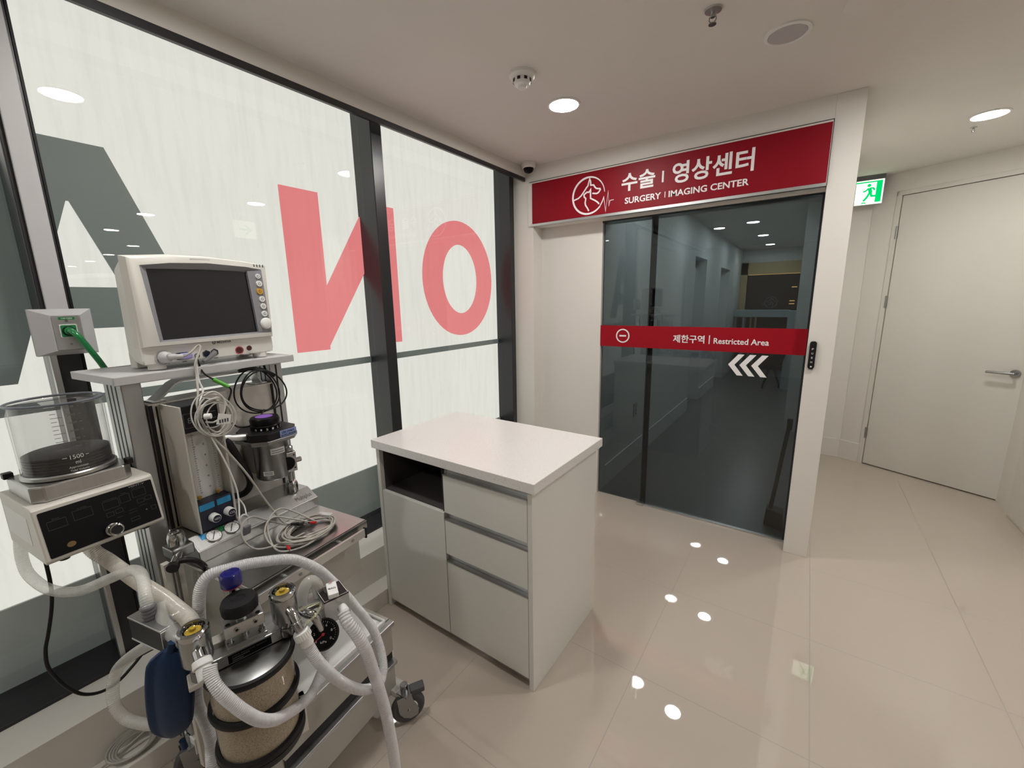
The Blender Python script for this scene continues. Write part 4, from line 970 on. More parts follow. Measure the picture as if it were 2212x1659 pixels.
# black looped cable with bright green sleeve
m = MB().tube(spline([(-0.455, -0.268, 1.372), (-0.405, -0.282, 1.335), (-0.395, -0.258, 1.307), (-0.392, -0.240, 1.292), (-0.386, -0.222, 1.276), (-0.384, -0.222, 1.262), (-0.383, -0.235, 1.235)], 0.006), 0.0027, 8)
for k, (w_, h_, dp) in enumerate(((0.072, 0.078, 0.0), (0.066, 0.074, 0.010), (0.078, 0.070, 0.018))):
    pts = []
    for i in range(25):
        a = 2 * PI * i / 24 + 0.3 * k
        pts.append((-0.425 + dp, -0.120 + 0.010 * k + w_ * math.cos(a) * (1 - 0.15 * math.sin(a)), 1.242 + h_ * math.sin(a) - 0.10 * w_ * math.cos(a)))
    m.tube(spline(pts, 0.006), 0.0026, 7)
m.tube(spline([(-0.43, -0.165, 1.318), (-0.425, -0.130, 1.322), (-0.42, -0.09, 1.312), (-0.42, -0.052, 1.285)], 0.006), 0.006, 8).tube(spline([(-0.44, -0.072, 1.342), (-0.44, -0.070, 1.315), (-0.435, -0.066, 1.30)], 0.006), 0.004, 8)
m.tube(spline([(-0.383, -0.235, 1.235), (-0.38, -0.250, 1.19), (-0.372, -0.235, 1.16), (-0.37, -0.215, 1.145), (-0.372, -0.18, 1.142), (-0.38, -0.15, 1.155), (-0.41, -0.11, 1.175)], 0.006), 0.0026, 7)
bc = m.build('looped_cable', CABLEB, None, CART, base=(-0.42, -0.12, 1.24)); tag(bc, 'black looped cable hanging below the monitor tray', 'cable')
MB().tube([(-0.396, -0.262, 1.3105), (-0.386, -0.226, 1.2805)], 0.0062, 12).build('green_sleeve', GREENL, bc)

# grey lead set lying on the worktop
m = MB(); zc = 0.806
for k in range(8):
    ra = 0.055 + 0.006 * (k % 4); rb = 0.062 + 0.006 * ((k * 5) % 4); c_ = V(-0.160 + 0.008 * math.sin(k * 2.2), -0.165 + 0.010 * math.cos(k * 1.3), zc)
    pts = [(c_.x + ra * math.cos(2 * PI * i / 24 + k), c_.y + rb * 1.15 * math.sin(2 * PI * i / 24 + k), zc + 0.0012 * k + 0.004 * (1 + math.sin(3 * 2 * PI * i / 24 + k))) for i in range(25)]
    m.tube(spline(pts, 0.007), 0.0024 if k % 2 else 0.0030, 7)
for pts in ([(-0.21, -0.17, 0.808), (-0.235, -0.205, 0.83), (-0.235, -0.255, 0.87), (-0.225, -0.300, 0.905), (-0.215, -0.335, 0.90), (-0.20, -0.345, 0.86), (-0.185, -0.320, 0.82), (-0.165, -0.26, 0.81), (-0.15, -0.19, 0.812)],
            [(-0.18, -0.13, 0.808), (-0.22, -0.18, 0.84), (-0.235, -0.235, 0.868), (-0.215, -0.275, 0.845), (-0.17, -0.28, 0.812), (-0.115, -0.245, 0.808), (-0.10, -0.18, 0.808)],
            [(-0.19, -0.12, 0.808), (-0.235, -0.16, 0.852), (-0.25, -0.20, 0.878), (-0.235, -0.25, 0.86), (-0.19, -0.275, 0.82), (-0.13, -0.285, 0.808), (-0.09, -0.24, 0.808), (-0.09, -0.17, 0.810)]):
    m.tube(spline(pts, 0.007), 0.0027, 8)
ld = m.build('lead_set', CABLE, None, CART, base=(-0.16, -0.165, 0.80)); tag(ld, 'tangled grey lead wires with clips lying on the steel worktop', 'cable')
MB().obox((-0.205, -0.100, 0.812), (0.050, 0.012, 0), (-0.006, 0.018, 0), (0, 0, 0.010)).build('junction_block', LGREY, ld, bev=0.003)
for o_, d_, mm in (((-0.178, -0.145, 0.818), (0.018, 0.006, 0.002), REDC), ((-0.112, -0.268, 0.808), (-0.024, 0.010, 0.002), REDC), ((-0.185, -0.165, 0.822), (-0.018, -0.012, 0.0), BLK), ((-0.215, -0.190, 0.826), (0.018, 0.016, 0.0), BLK)):
    e = MB().tube([V(*o_), V(*o_) + V(*d_)], 0.0045, 10).build('lead_grip', mm, ld)
    MB().tube([V(*o_) - V(*d_) * 0.45, V(*o_)], 0.003, 8).build('lead_pin', CHROME, e)

# ---------------------------------------------------------------- ventilator on the left upright
T = thing('ventilator', 'cream ventilator box with black control panel and clear bellows cylinder, on the left upright', 'ventilator', (-0.45, -0.58, 0.95), CART)
q0, q1 = -0.696, -0.4685
prof = [(-0.577, 0.952), (-0.338, 0.952), (-0.330, 0.960), (-0.357, 1.080), (-0.363, 1.086), (-0.577, 1.086)]
m = MB().prism(prof, 'y', q0, q1); MB().add(m.v, m.f).build('case', CREAM, T, bev=0.003)
pu = V(0, 1, 0); po = V(-0.330, 0, 0.960); pv = V(-0.027, 0, 0.120).normalized(); pn = pu.cross(pv)
fp = MB().plate([rrect(q0 + 0.008, q1 - 0.006, 0.006, 0.116, 0.003)], po, pu, pv, 0.0012).build('control_panel', BLKG, T)
m = MB(); P0 = po + pn * 0.0013
def outl(a, b, c_, d_, w_=0.0007): m.stroke([(q0 + a, c_), (q0 + b, c_), (q0 + b, d_), (q0 + a, d_)], w_, P0, pu, pv, 0.0003, closed=True)
for a, b, c_, d_ in ((0.018, 0.050, 0.070, 0.090), (0.062, 0.096, 0.074, 0.096), (0.116, 0.147, 0.074, 0.094), (0.150, 0.170, 0.078, 0.098), (0.176, 0.204, 0.082, 0.102), (0.118, 0.132, 0.055, 0.065), (0.136, 0.150, 0.057, 0.067), (0.182, 0.196, 0.064, 0.074), (0.199, 0.212, 0.066, 0.076), (0.206, 0.216, 0.036, 0.046), (0.160, 0.178, 0.024, 0.032)):
    outl(a, b, c_, d_)
for tx_, a, b, c_ in (('Rate', 0.028, 0.040, 0.0925), ('I:E Ratio', 0.071, 0.088, 0.0985), ('Low Pressure', 0.118, 0.145, 0.0965), ('Peak', 0.155, 0.165, 0.1005), ('High Pressure', 0.177, 0.203, 0.1045), ('Volume', 0.134, 0.146, 0.045), ('Inspiratory', 0.160, 0.178, 0.052), ('Expiratory', 0.160, 0.178, 0.045), ('Test', 0.134, 0.142, 0.030), ('Low Battery', 0.182, 0.200, 0.055)):
    m.text(tx_, P0, pu, pv, q0 + a, q0 + b, c_, c_ + 0.0026)
m.build('panel_print', mat('dim panel print', (0.055, 0.055, 0.055), 0.5), fp)
m = MB().text('VENT-V', P0, pu, pv, q0 + 0.172, q0 + 0.206, 0.1095, 0.1145, 0.03).plate([rrect(q0 + 0.194, q0 + 0.197, 0.040, 0.043, 0.001)], P0, pu, pv, 0.0003); m.build('panel_lettering', INKG, fp)
m = MB().plate([[(q0 + 0.046 + 0.008 * math.cos(2 * PI * i / 16), 0.024 + 0.0065 * math.sin(2 * PI * i / 16)) for i in range(16)]], P0, pu, pv, 0.0003); m.build('panel_badge', mat('dull gold print', (0.16, 0.10, 0.03), 0.5), fp)
kc = po + pu * (q0 + 0.122) + pv * 0.022
kb = MB().lathe([(0.015, 0), (0.0155, 0.003), (0.0125, 0.005), (0.0125, 0.016), (0.0145, 0.018), (0.0145, 0.024), (0.0125, 0.0255)], kc + pn * 0.001, pn, 36).build('control_knob', CHROME, T)
MB().cyl(kc + pn * 0.0262, kc + pn * 0.0272, 0.0112, n=32).build('knob_face', BLK, kb)
MB().box((-0.560, q0 - 0.0006, 0.985), (-0.400, q0 + 0.001, 1.055)).build('side_label', PAPER, T)
for p, q in ((-0.36, q0 + 0.035), (-0.36, q1 - 0.035), (-0.55, q0 + 0.035), (-0.55, q1 - 0.035)): MB().cyl((p, q, 0.943), (p, q, 0.953), 0.010, n=18).build('foot', RUB, T)
bc_ = (-0.462, -0.590)
MB().prism([(-0.548, -0.684), (-0.395, -0.684), (-0.376, -0.665), (-0.376, -0.515), (-0.395, -0.496), (-0.548, -0.496)], 'z', 1.086, 1.126).build('bellows_base', STEEL, T, bev=0.004)
MB().lathe([(0.083, 1.126), (0.088, 1.129), (0.088, 1.136), (0.084, 1.139)], (*bc_, 0), (0, 0, 1), 56, caps=False).build('seat_ring', STEEL, T)
cy = MB()
cy.lathe([(0.0845, 1.136), (0.0860, 1.31), (0.0835, 1.312), (0.0815, 1.308), (0.0815, 1.136)], (*bc_, 0), (0, 0, 1), 64, caps=False)
cy.lathe([(0.083, 1.302), (0.083, 1.305), (0.001, 1.3055)], (*bc_, 0), (0, 0, 1), 64, caps=False)
cy.build('bellows_cylinder', SMOKY, T)
MB().ring((*bc_, 1.310), (0, 0, 1), 0.0855, 0.003, 64, 8).build('cylinder_rim', mat('bluish grey rim', (0.12, 0.13, 0.16), 0.25), T)
pr_ = []
for k in range(5): pr_ += [(0.076, 1.139 + 0.0072 * k), (0.0795, 1.1405 + 0.0072 * k), (0.0795, 1.1445 + 0.0072 * k), (0.076, 1.146 + 0.0072 * k)]
pr_ += [(0.079, 1.176), (0.079, 1.180), (0.072, 1.183), (0.03, 1.184), (0.001, 1.1845)]
MB().lathe(pr_, (*bc_, 0), (0, 0, 1), 64).build('bellows', BLK, T)
fa = math.radians(-4)        # scale faces the room corner where the photographer stands
def wr(u, v): a = fa + u / 0.0863; return V(bc_[0] + 0.0863 * math.cos(a), bc_[1] + 0.0863 * math.sin(a), v)
m = MB()
m.text('1500', None or (0, 0, 0), pu, pv, -0.013, 0.011, 1.1735, 1.1835, 0.01, wrap=wr).text('ml', (0, 0, 0), pu, pv, -0.005, 0.004, 1.1605, 1.1695, 0.01, wrap=wr)
m.text('Approximate', (0, 0, 0), pu, pv, -0.018, 0.016, 1.1495, 1.1560, 0.01, wrap=wr).text('Tidal Volume', (0, 0, 0), pu, pv, -0.017, 0.017, 1.1425, 1.1475, 0.0, wrap=wr)
def bar(u0, u1, v0, v1): m.add([wr(u0, v0), wr(u1, v0), wr(u1, v1), wr(u0, v1)], [(0, 1, 2, 3)])
bar(-0.026, -0.018, 1.178, 1.1795); bar(0.015, 0.021, 1.178, 1.1795)
m.build('cylinder_lettering', INKW, T)
m = MB()
for k in range(11):
    z = 1.200 + 0.0098 * k; bar(-0.030, -0.020 if k % 2 else -0.010, z, z + 0.0012)
    if k % 2 == 0:
        m.text('%d00' % (10 - k if k else 10), (0, 0, 0), pu, pv, -0.003, 0.012, z + 0.001, z + 0.0065, 0.0, wrap=wr); bar(0.018, 0.022, z + 0.003, z + 0.0042)
m.build('cylinder_scale', INKG, T)
for lo, hi in (((-0.555, -0.690, 1.122), (-0.535, -0.672, 1.137)), ((-0.40, -0.507, 1.122), (-0.382, -0.492, 1.138))): MB().box(lo, hi).build('clamp', BLK, T, bev=0.002)
MB().box((-0.50, q1, 0.97), (-0.46, -0.466, 1.07)).build('mount_plate', STEELD, T)

# ---------------------------------------------------------------- absorber head (ABS coordinates: x forward, y right)
T = thing('absorber_head', 'carbon dioxide absorber with beige granule canister, two chrome dome valves and gauge', 'absorber', (0, 0, 0.55), ABSF)
MB().lathe([(0.0808, 0.556), (0.0808, 0.652)], (0, 0, 0), (0, 0, 1), 56).lathe([(0.0808, 0.668), (0.0808, 0.748)], (0, 0, 0), (0, 0, 1), 56).build('granules', GRAN, T)
MB().lathe([(0.083, 0.553), (0.083, 0.755), (0.0815, 0.755), (0.0815, 0.553)], (0, 0, 0), (0, 0, 1), 64, caps=False).build('canister', glass('canister acrylic', (0.985, 0.98, 0.97), 0.5), T)
for z, h_ in ((0.752, 0.0078), (0.660, 0.0085), (0.553, 0.009)):
    MB().lathe([(0.083, z - h_), (0.090, z - h_ * 0.8), (0.0915, z), (0.090, z + h_ * 0.8), (0.083, z + h_)], (0, 0, 0), (0, 0, 1), 64, caps=False).build('seal_ring', RUB, T)
MB().lathe([(0.078, 0.655), (0.078, 0.665)], (0, 0, 0), (0, 0, 1), 48).build('divider', BLK, T)
MB().lathe([(0.0825, 0.748), (0.0825, 0.7565), (0.080, 0.758), (0.001, 0.758)], (0, 0, 0), (0, 0, 1), 64).build('lid', STEELD, T)
MB().lathe([(0.088, 0.528), (0.091, 0.534), (0.091, 0.546)], (0, 0, 0), (0, 0, 1), 64).build('bottom_plate', BLK, T)
MB().box((-0.06, -0.070, 0.520), (-0.03, 0.105, 0.534)).box((-0.06, 0.085, 0.42), (-0.045, 0.105, 0.534)).build('support_bracket', ALU, T, bev=0.001)
bm = MB().box((-0.030, -0.066, 0.760), (0.006, 0.112, 0.787)).build('beam', ALU, T, bev=0.001)
MB().box((0.006, -0.040, 0.763), (0.0072, 0.044, 0.782)).build('name_plate', BLKG, bm)
m = MB().text('CO2 Absorber System', (0.0073, 0, 0), Q_, K_, -0.033, 0.034, 0.7750, 0.7790, 0.0).stroke([(-0.033, 0.7717), (0.000, 0.7717)], 0.0016, (0.0073, 0, 0), Q_, K_, 0.0003).stroke([(-0.033, 0.7667), (-0.012, 0.7667)], 0.0016, (0.0073, 0, 0), Q_, K_, 0.0003)
m.build('plate_print', INKG, bm)
m = MB().box((-0.034, -0.039, 0.787), (0.002, 0.040, 0.797))
m.build('clamp_foot', ALU, T, bev=0.001)
cb = MB().box((-0.046, -0.038, 0.817), (0.000, 0.038, 0.845)).build('clamp_block', ALU, T, bev=0.0012)
m = MB()
for a, b in ((-0.036, -0.028), (-0.036, 0.030), (-0.010, -0.030), (-0.010, 0.028)): m.cyl((a, b, 0.8452), (a, b, 0.8458), 0.0048, n=16)
for b in (-0.016, 0.020): m.cyl((0.002, b, 0.832), (0.0026, b, 0.832), 0.003, n=12)
m.build('bolt_hole', BLK, cb)
m = MB()
for b in (-0.016, 0.020): m.cyl((0.000, b, 0.832), (0.002, b, 0.832), 0.0055, n=16)
for b in (-0.030, 0.031): m.cyl((-0.010, b, 0.796), (-0.010, b, 0.818), 0.0045, n=14).cyl((-0.010, b, 0.797), (-0.010, b, 0.801), 0.0072, n=6)
m.cyl((-0.020, 0.0, 0.796), (-0.020, 0.0, 0.818), 0.008, n=16); m.build('bolt', NICKEL, cb)
MB().cyl((-0.018, -0.002, 0.844), (-0.018, -0.002, 0.868), 0.012, n=24).build('clamp_screw', NICKEL, cb)
MB().lathe([(0.030, 0.862), (0.0355, 0.867), (0.0365, 0.884), (0.033, 0.892), (0.014, 0.893), (0.012, 0.890), (0.001, 0.890)], (-0.018, -0.002, 0), (0, 0, 1), 48).build('clamp_knob', RUB, T)
# pop-off valve with blue cap
cl = (-0.064, -0.006)
MB().lathe([(0.016, 0.787), (0.016, 0.83), (0.0175, 0.832), (0.0175, 0.904)], (*cl, 0), (0, 0, 1), 28).build('valve_stem', CLEAR, T)
MB().cyl((*cl, 0.787), (*cl, 0.900), 0.007, n=16).build('valve_core', CHROME, T)
MB().lathe([(0.0190, 0.902), (0.0215, 0.905), (0.0215, 0.930), (0.0185, 0.935), (0.012, 0.9345), (0.011, 0.9325), (0.001, 0.9325)], (*cl, 0), (0, 0, 1), 40).build('valve_cap', BLUEC, T)
MB().ring((*cl, 0.9025), (0, 0, 1), 0.0185, 0.0018, 32, 8).build('valve_seal', REDC, T)
# mounting arm plates
MB().box((-0.050, -0.112, 0.752), (0.020, -0.060, 0.764)).build('valve_bracket', CREAM, T, bev=0.002)
MB().box((-0.060, -0.10, 0.768), (-0.030, -0.036, 0.800)).build('side_bracket', CREAM, T, bev=0.002)
MB().box((-0.085, -0.07, 0.770), (-0.030, 0.235, 0.782)).build('cross_bar', ALUP, T, bev=0.002)
def dome_valve(c_, zt, label_):
    o = MB().lathe([(0.012, 0.787), (0.017, 0.789), (0.017, 0.800), (0.020, 0.804), (0.0262, 0.806), (0.0275, 0.810), (0.0275, zt - 0.018)], (*c_, 0), (0, 0, 1), 40).build('dome_valve', NICKEL, T)
    MB().lathe([(0.0275, zt - 0.018), (0.0285, zt - 0.016), (0.0285, zt - 0.006), (0.026, zt - 0.003), (0.0215, zt - 0.003), (0.0215, zt - 0.015), (0.001, zt - 0.016)], (*c_, 0), (0, 0, 1), 40, caps=False).build('valve_ring', CHROME, o)
    MB().lathe([(0.022, zt - 0.004), (0.0205, zt + 0.002), (0.015, zt + 0.007), (0.007, zt + 0.0095), (0.0005, zt + 0.010)], (*c_, 0), (0, 0, 1), 36, caps=False).build('valve_dome', CLEAR, o)
    MB().lathe([(0.0145, zt - 0.015), (0.0145, zt - 0.009), (0.006, zt - 0.008), (0.006, zt - 0.002), (0.001, zt - 0.0015)], (*c_, 0), (0, 0, 1), 28).build('valve_disc', YEL, o)
    m = MB()
    for k in range(12):
        a = 2 * PI * k / 12; m.cyl((c_[0] + 0.0185 * math.cos(a), c_[1] + 0.0185 * math.sin(a), zt - 0.016), (c_[0] + 0.0185 * math.cos(a), c_[1] + 0.0185 * math.sin(a), zt - 0.008), 0.0014, n=8)
    m.build('valve_cage', CHROME, o); MB().cyl((c_[0], c_[1], zt - 0.0162), (c_[0], c_[1], zt - 0.0150), 0.0212, n=32).build('valve_well', BLK, o)
    MB().lathe([(0.0165, 0.764), (0.0175, 0.766), (0.0175, 0.785), (0.0165, 0.787)], (*c_, 0), (0, 0, 1), 24).build('valve_nut', STEELD, o)
    return o
dl_ = dome_valve((0.004, -0.088), 0.886, '')
MB().cyl((0.026, -0.086, 0.842), (0.048, -0.084, 0.834), 0.0115, n=24).build('valve_port', CHROME, dl_)
dr_ = dome_valve((0.000, 0.080), 0.884, '')
MB().tube(spline([(0.022, 0.084, 0.838), (0.036, 0.088, 0.830), (0.048, 0.093, 0.806), (0.052, 0.098, 0.786)], 0.004), 0.0098, 20).ring((0.044, 0.091, 0.815), (0.3, 0.15, -0.9), 0.010, 0.0022).build('valve_port', CHROME, dr_)
# pressure gauge on its short neck
gc = V(0.022, 0.150, 0.730); gn = V(0.74, -0.28, 0.62).normalized(); gu, gv, _ = frame_axes(gn)
if gv.z < 0: gu, gv = -gu, -gv
g = MB().lathe([(0.030, -0.022), (0.036, -0.018), (0.0365, 0.0), (0.0345, 0.003), (0.0325, 0.0032), (0.032, 0.0)], gc, gn, 48).build('pressure_gauge', BLK, T)
MB().cyl(gc - gn * 0.001, gc + gn * 0.0008, 0.0322, n=40).build('gauge_dial', BLKG, g)
G0 = gc + gn * 0.001
m = MB()
for k in range(26):
    a = math.radians(215 - 250 * k / 25); r0 = 0.025 if k % 5 == 0 else 0.0272
    m.stroke([(r0 * math.cos(a), r0 * math.sin(a)), (0.0295 * math.cos(a), 0.0295 * math.sin(a))], 0.0010 if k % 5 == 0 else 0.0006, G0, gu, gv, 0.0003)
for k in range(6):
    a = math.radians(215 - 250 * k / 5); m.text(str(2 * k), G0, gu, gv, 0.0205 * math.cos(a) - 0.002, 0.0205 * math.cos(a) + 0.002, 0.0205 * math.sin(a) - 0.0028, 0.0205 * math.sin(a) + 0.0028, 0.0)
m.text('kPa', G0, gu, gv, -0.007, 0.007, -0.019, -0.014, 0.0); m.build('gauge_print', LGREY, g)
m = MB().stroke([(0.004, 0.002), (-0.020, -0.012)], 0.0015, G0 + gn * 0.001, gu, gv, 0.0004).plate([[(0.0036 * math.cos(2 * PI * i / 14), 0.0036 * math.sin(2 * PI * i / 14)) for i in range(14)]], G0 + gn * 0.0012, gu, gv, 0.0006)
m.build('gauge_needle', mat('dull red needle', (0.34, 0.02, 0.02), 0.5), g)
MB().tube(spline([(-0.040, 0.120, 0.778), (-0.01, 0.128, 0.782), (0.004, 0.140, 0.776), tuple(gc - gn * 0.018)], 0.005), 0.0105, 16).build('gauge_neck', CHROME, g)
# bag selector block
bx = MB().box((-0.060, 0.164, 0.735), (0.006, 0.227, 0.797)).build('selector_block', glass('milky acrylic', (0.95, 0.95, 0.95), 1.0, 0.05, 0.38, (0.62, 0.60, 0.57)), T, bev=0.002)
MB().cyl((-0.027, 0.195, 0.742), (-0.027, 0.195, 0.792), 0.020, n=32).cyl((-0.027, 0.195, 0.768), (0.004, 0.205, 0.766), 0.010, n=20).build('selector_core', SMOKY, bx)
tp = MB().box((-0.0595, 0.1645, 0.797), (0.0055, 0.2265, 0.800)).build('selector_plate', BLK, bx)
m = MB().stroke([(-0.0575, 0.1665), (0.0035, 0.1665), (0.0035, 0.2245), (-0.0575, 0.2245)], 0.0016, (0, 0, 0.8001), V(1, 0, 0), V(0, 1, 0), 0.0004, closed=True); m.build('plate_border', INKW, tp)
MB().cyl((-0.030, 0.196, 0.800), (-0.030, 0.196, 0.807), 0.0195, n=32).build('selector_disc', CLEAR, bx)
lv = MB().obox((-0.046, 0.187, 0.803), (0.052, -0.011, 0), (0.006, 0.024, 0), (0, 0, 0.013)).build('selector_lever', WPL, bx, bev=0.002)
lu = V(0.006, 0.024, 0).normalized(); lvv = V(-0.052, 0.011, 0).normalized()
MB().text('BAG', V(-0.016, 0.1915, 0.8161), lu, lvv, -0.007, 0.010, -0.004, 0.003, 0.01).build('lever_lettering', INK, lv)
MB().cyl((-0.040, 0.197, 0.8160), (-0.040, 0.197, 0.8195), 0.0045, n=16).build('lever_screw', CHROME, lv)
MB().cyl((0.004, 0.205, 0.766), (0.026, 0.207, 0.762), 0.0115, n=24).build('bag_port', WPL, T)
MB().tube(spline([(-0.055, 0.172, 0.785), (-0.058, 0.168, 0.818), (-0.060, 0.156, 0.832), (-0.060, 0.142, 0.824), (-0.058, 0.132, 0.800), (-0.056, 0.128, 0.775)], 0.004), 0.0145, 18).build('clear_elbow', HOSEC, T)
tb = MB().tube(spline([(0.046, 0.105, 0.800), (0.040, 0.130, 0.802), (0.02, 0.152, 0.806), (0.000, 0.155, 0.802), (-0.012, 0.130, 0.800), (-0.004, 0.105, 0.805)], 0.004), 0.0035, 10).build('sampling_tube', glass('yellowish clear tube', (0.9, 0.9, 0.78), 1.0, 0.05, 0.2, (0.7, 0.68, 0.5)), T)
MB().cyl((0.050, 0.098, 0.797), (0.045, 0.110, 0.801), 0.0052, n=14).build('tube_nipple', CHROME, tb)

# block that carries the two ventilator hoses, left of the left dome valve
T = thing('hose_manifold', 'black block with silver top where the clear ventilator hoses meet, left of the absorber', 'block', (-0.07, -0.628, 0.80), CART)
MB().obox((-0.130, -0.640, 0.800), (0.118, 0.012, 0), (-0.004, 0.042, 0), (0, 0, 0.050)).build('body', BLK, T, bev=0.001)
MB().obox((-0.131, -0.641, 0.850), (0.120, 0.012, 0), (-0.004, 0.044, 0), (0, 0, 0.004)).obox((-0.131, -0.641, 0.796), (0.120, 0.012, 0), (-0.004, 0.044, 0), (0, 0, 0.004)).obox((-0.013, -0.629, 0.800), (0.003, 0.0003, 0), (-0.004, 0.042, 0), (0, 0, 0.05)).build('plates', ALU, T, bev=0.0006)
mb = MB(); hose(mb, [(-0.082, -0.618, 0.852), (-0.082, -0.618, 0.885)], 0.015, 0.008, 0.002, 20); mb.build('ribbed_socket', DGREY, T)
MB().cyl((-0.03, -0.60, 0.856), (-0.03, -0.585, 0.856), 0.012, n=16).cyl((0.0, -0.612, 0.83), (0.01, -0.60, 0.83), 0.010, n=16).build('outlet', ALU, T)

# ---------------------------------------------------------------- hoses
def hose_thing(name, label, pts, r, m, pitch=0.0040, depth=0.0016, grp=None, fr=CART, n=14):
    b = MB(); hose(b, pts, r, pitch, depth, n); return tag(b.build(name, m, None, fr, base=pts[0]), label, 'hose', grp)
hA = hose_thing('breathing_hose', 'white corrugated hose looping from the left dome valve across the canister front', [(0.152, -0.617, 0.834), (0.160, -0.622, 0.822), (0.172, -0.624, 0.808), (0.185, -0.621, 0.790), (0.197, -0.611, 0.762), (0.210, -0.597, 0.730), (0.214, -0.577, 0.694), (0.212, -0.550, 0.662), (0.196, -0.512, 0.629), (0.176, -0.465, 0.597), (0.150, -0.419, 0.571), (0.124, -0.379, 0.567), (0.112, -0.355, 0.578), (0.104, -0.340, 0.605), (0.098, -0.325, 0.66), (0.096, -0.315, 0.715)], 0.0125, HOSE)
a0, a1 = ABSF @ V(0.046, -0.084, 0.834), ABSF @ V(0.062, -0.083, 0.820)
ci = CART.inverted()
MB().cyl(ci @ a0, ci @ (a0 + (a1 - a0) * 0.7), 0.0165, 0.0175, 28).cyl(ci @ (a0 + (a1 - a0) * 0.7), ci @ (a0 + (a1 - a0) * 1.9), 0.0138, n=24).build('hose_cuff', WPL, hA, bev=0.001)
hB = hose_thing('breathing_hose', 'white corrugated hose from the right dome valve that arches back over the trolley worktop', [(0.190, -0.446, 0.765), (0.200, -0.442, 0.747), (0.213, -0.437, 0.716), (0.223, -0.424, 0.68), (0.226, -0.4, 0.631), (0.227, -0.368, 0.579), (0.225, -0.331, 0.532), (0.215, -0.285, 0.49), (0.199, -0.242, 0.468), (0.182, -0.216, 0.479), (0.161, -0.2, 0.503), (0.146, -0.196, 0.537), (0.134, -0.2, 0.576), (0.123, -0.215, 0.623), (0.112, -0.232, 0.664), (0.098, -0.252, 0.715), (0.080, -0.286, 0.786), (0.072, -0.309, 0.825), (0.060, -0.339, 0.861), (0.050, -0.371, 0.888), (0.036, -0.425, 0.91), (0.028, -0.462, 0.923), (0.018, -0.498, 0.93), (0.004, -0.524, 0.93), (-0.004, -0.539, 0.918), (-0.006, -0.549, 0.897), (-0.006, -0.554, 0.873), (-0.008, -0.557, 0.847), (-0.016, -0.562, 0.768), (-0.020, -0.582, 0.673), (-0.018, -0.588, 0.623), (-0.012, -0.583, 0.568), (0.0, -0.584, 0.527), (0.008, -0.590, 0.498), (0.018, -0.600, 0.45), (0.02, -0.604, 0.36), (0.02, -0.60, 0.25)], 0.0130, HOSE)
a0, a1 = ABSF @ V(0.050, 0.096, 0.792), ABSF @ V(0.055, 0.102, 0.770)
MB().cyl(ci @ a0, ci @ (a0 + (a1 - a0) * 0.8), 0.0165, 0.0180, 28).cyl(ci @ (a0 + (a1 - a0) * 0.8), ci @ (a0 + (a1 - a0) * 1.7), 0.0142, n=24).build('hose_cuff', WPL, hB, bev=0.001)
m = MB()
for k in range(22):
    a = 2 * PI * k / 22; c_ = ci @ (a0 + (a1 - a0) * 0.45); ax = (ci.to_3x3() @ (a1 - a0)).normalized(); u_, v_, _ = frame_axes(ax); e = u_ * math.cos(a) + v_ * math.sin(a)
    m.tube([c_ + e * 0.0172 - ax * 0.007, c_ + e * 0.0178 + ax * 0.007], 0.0009, 6)
m.build('cuff_rib', WPL, hB)
hC = hose_thing('breathing_hose', 'wider white hose hanging from the clear selector block to the floor side', [(0.196, -0.340, 0.764), (0.215, -0.344, 0.743), (0.230, -0.337, 0.715), (0.240, -0.328, 0.679), (0.243, -0.318, 0.64), (0.243, -0.308, 0.59), (0.243, -0.297, 0.537), (0.246, -0.285, 0.458), (0.248, -0.278, 0.399), (0.249, -0.273, 0.341), (0.250, -0.269, 0.284), (0.251, -0.267, 0.216), (0.253, -0.268, 0.12), (0.262, -0.275, 0.05), (0.285, -0.285, 0.022), (0.33, -0.30, 0.018)], 0.0158, HOSE, 0.0072, 0.0018)
hD = hose_thing('ventilator_hose', 'clear corrugated hose sloping down from under the ventilator box', [(-0.40, -0.612, 0.950), (-0.385, -0.603, 0.920), (-0.36, -0.590, 0.897), (-0.31, -0.582, 0.878), (-0.25, -0.576, 0.862), (-0.18, -0.575, 0.860), (-0.11, -0.577, 0.862), (-0.04, -0.582, 0.864), (0.02, -0.588, 0.866), (0.060, -0.597, 0.860)], 0.0165, HOSEY, 0.0052)
hE = hose_thing('ventilator_hose', 'clear hose curling from behind the ventilator box to the black block', [(-0.56, -0.675, 1.00), (-0.565, -0.680, 0.973), (-0.575, -0.684, 0.940), (-0.58, -0.687, 0.896), (-0.56, -0.688, 0.860), (-0.52, -0.682, 0.838), (-0.48, -0.674, 0.828), (-0.43, -0.662, 0.829), (-0.38, -0.648, 0.839), (-0.34, -0.635, 0.855), (-0.29, -0.612, 0.880), (-0.23, -0.592, 0.908), (-0.18, -0.590, 0.918), (-0.135, -0.600, 0.912), (-0.100, -0.612, 0.898), (-0.082, -0.618, 0.875)], 0.0125, HOSEC, 0.0050, 0.0007)
hF = hose_thing('ventilator_hose', 'clear hose looping down behind the blue bag', [(-0.06, -0.602, 0.785), (-0.12, -0.603, 0.763), (-0.20, -0.608, 0.714), (-0.26, -0.621, 0.67), (-0.29, -0.634, 0.639), (-0.30, -0.645, 0.606), (-0.29, -0.655, 0.565), (-0.27, -0.656, 0.543), (-0.24, -0.651, 0.528), (-0.19, -0.640, 0.531), (-0.13, -0.632, 0.552), (-0.08, -0.628, 0.575)], 0.0130, HOSEC, 0.0055, 0.0008)
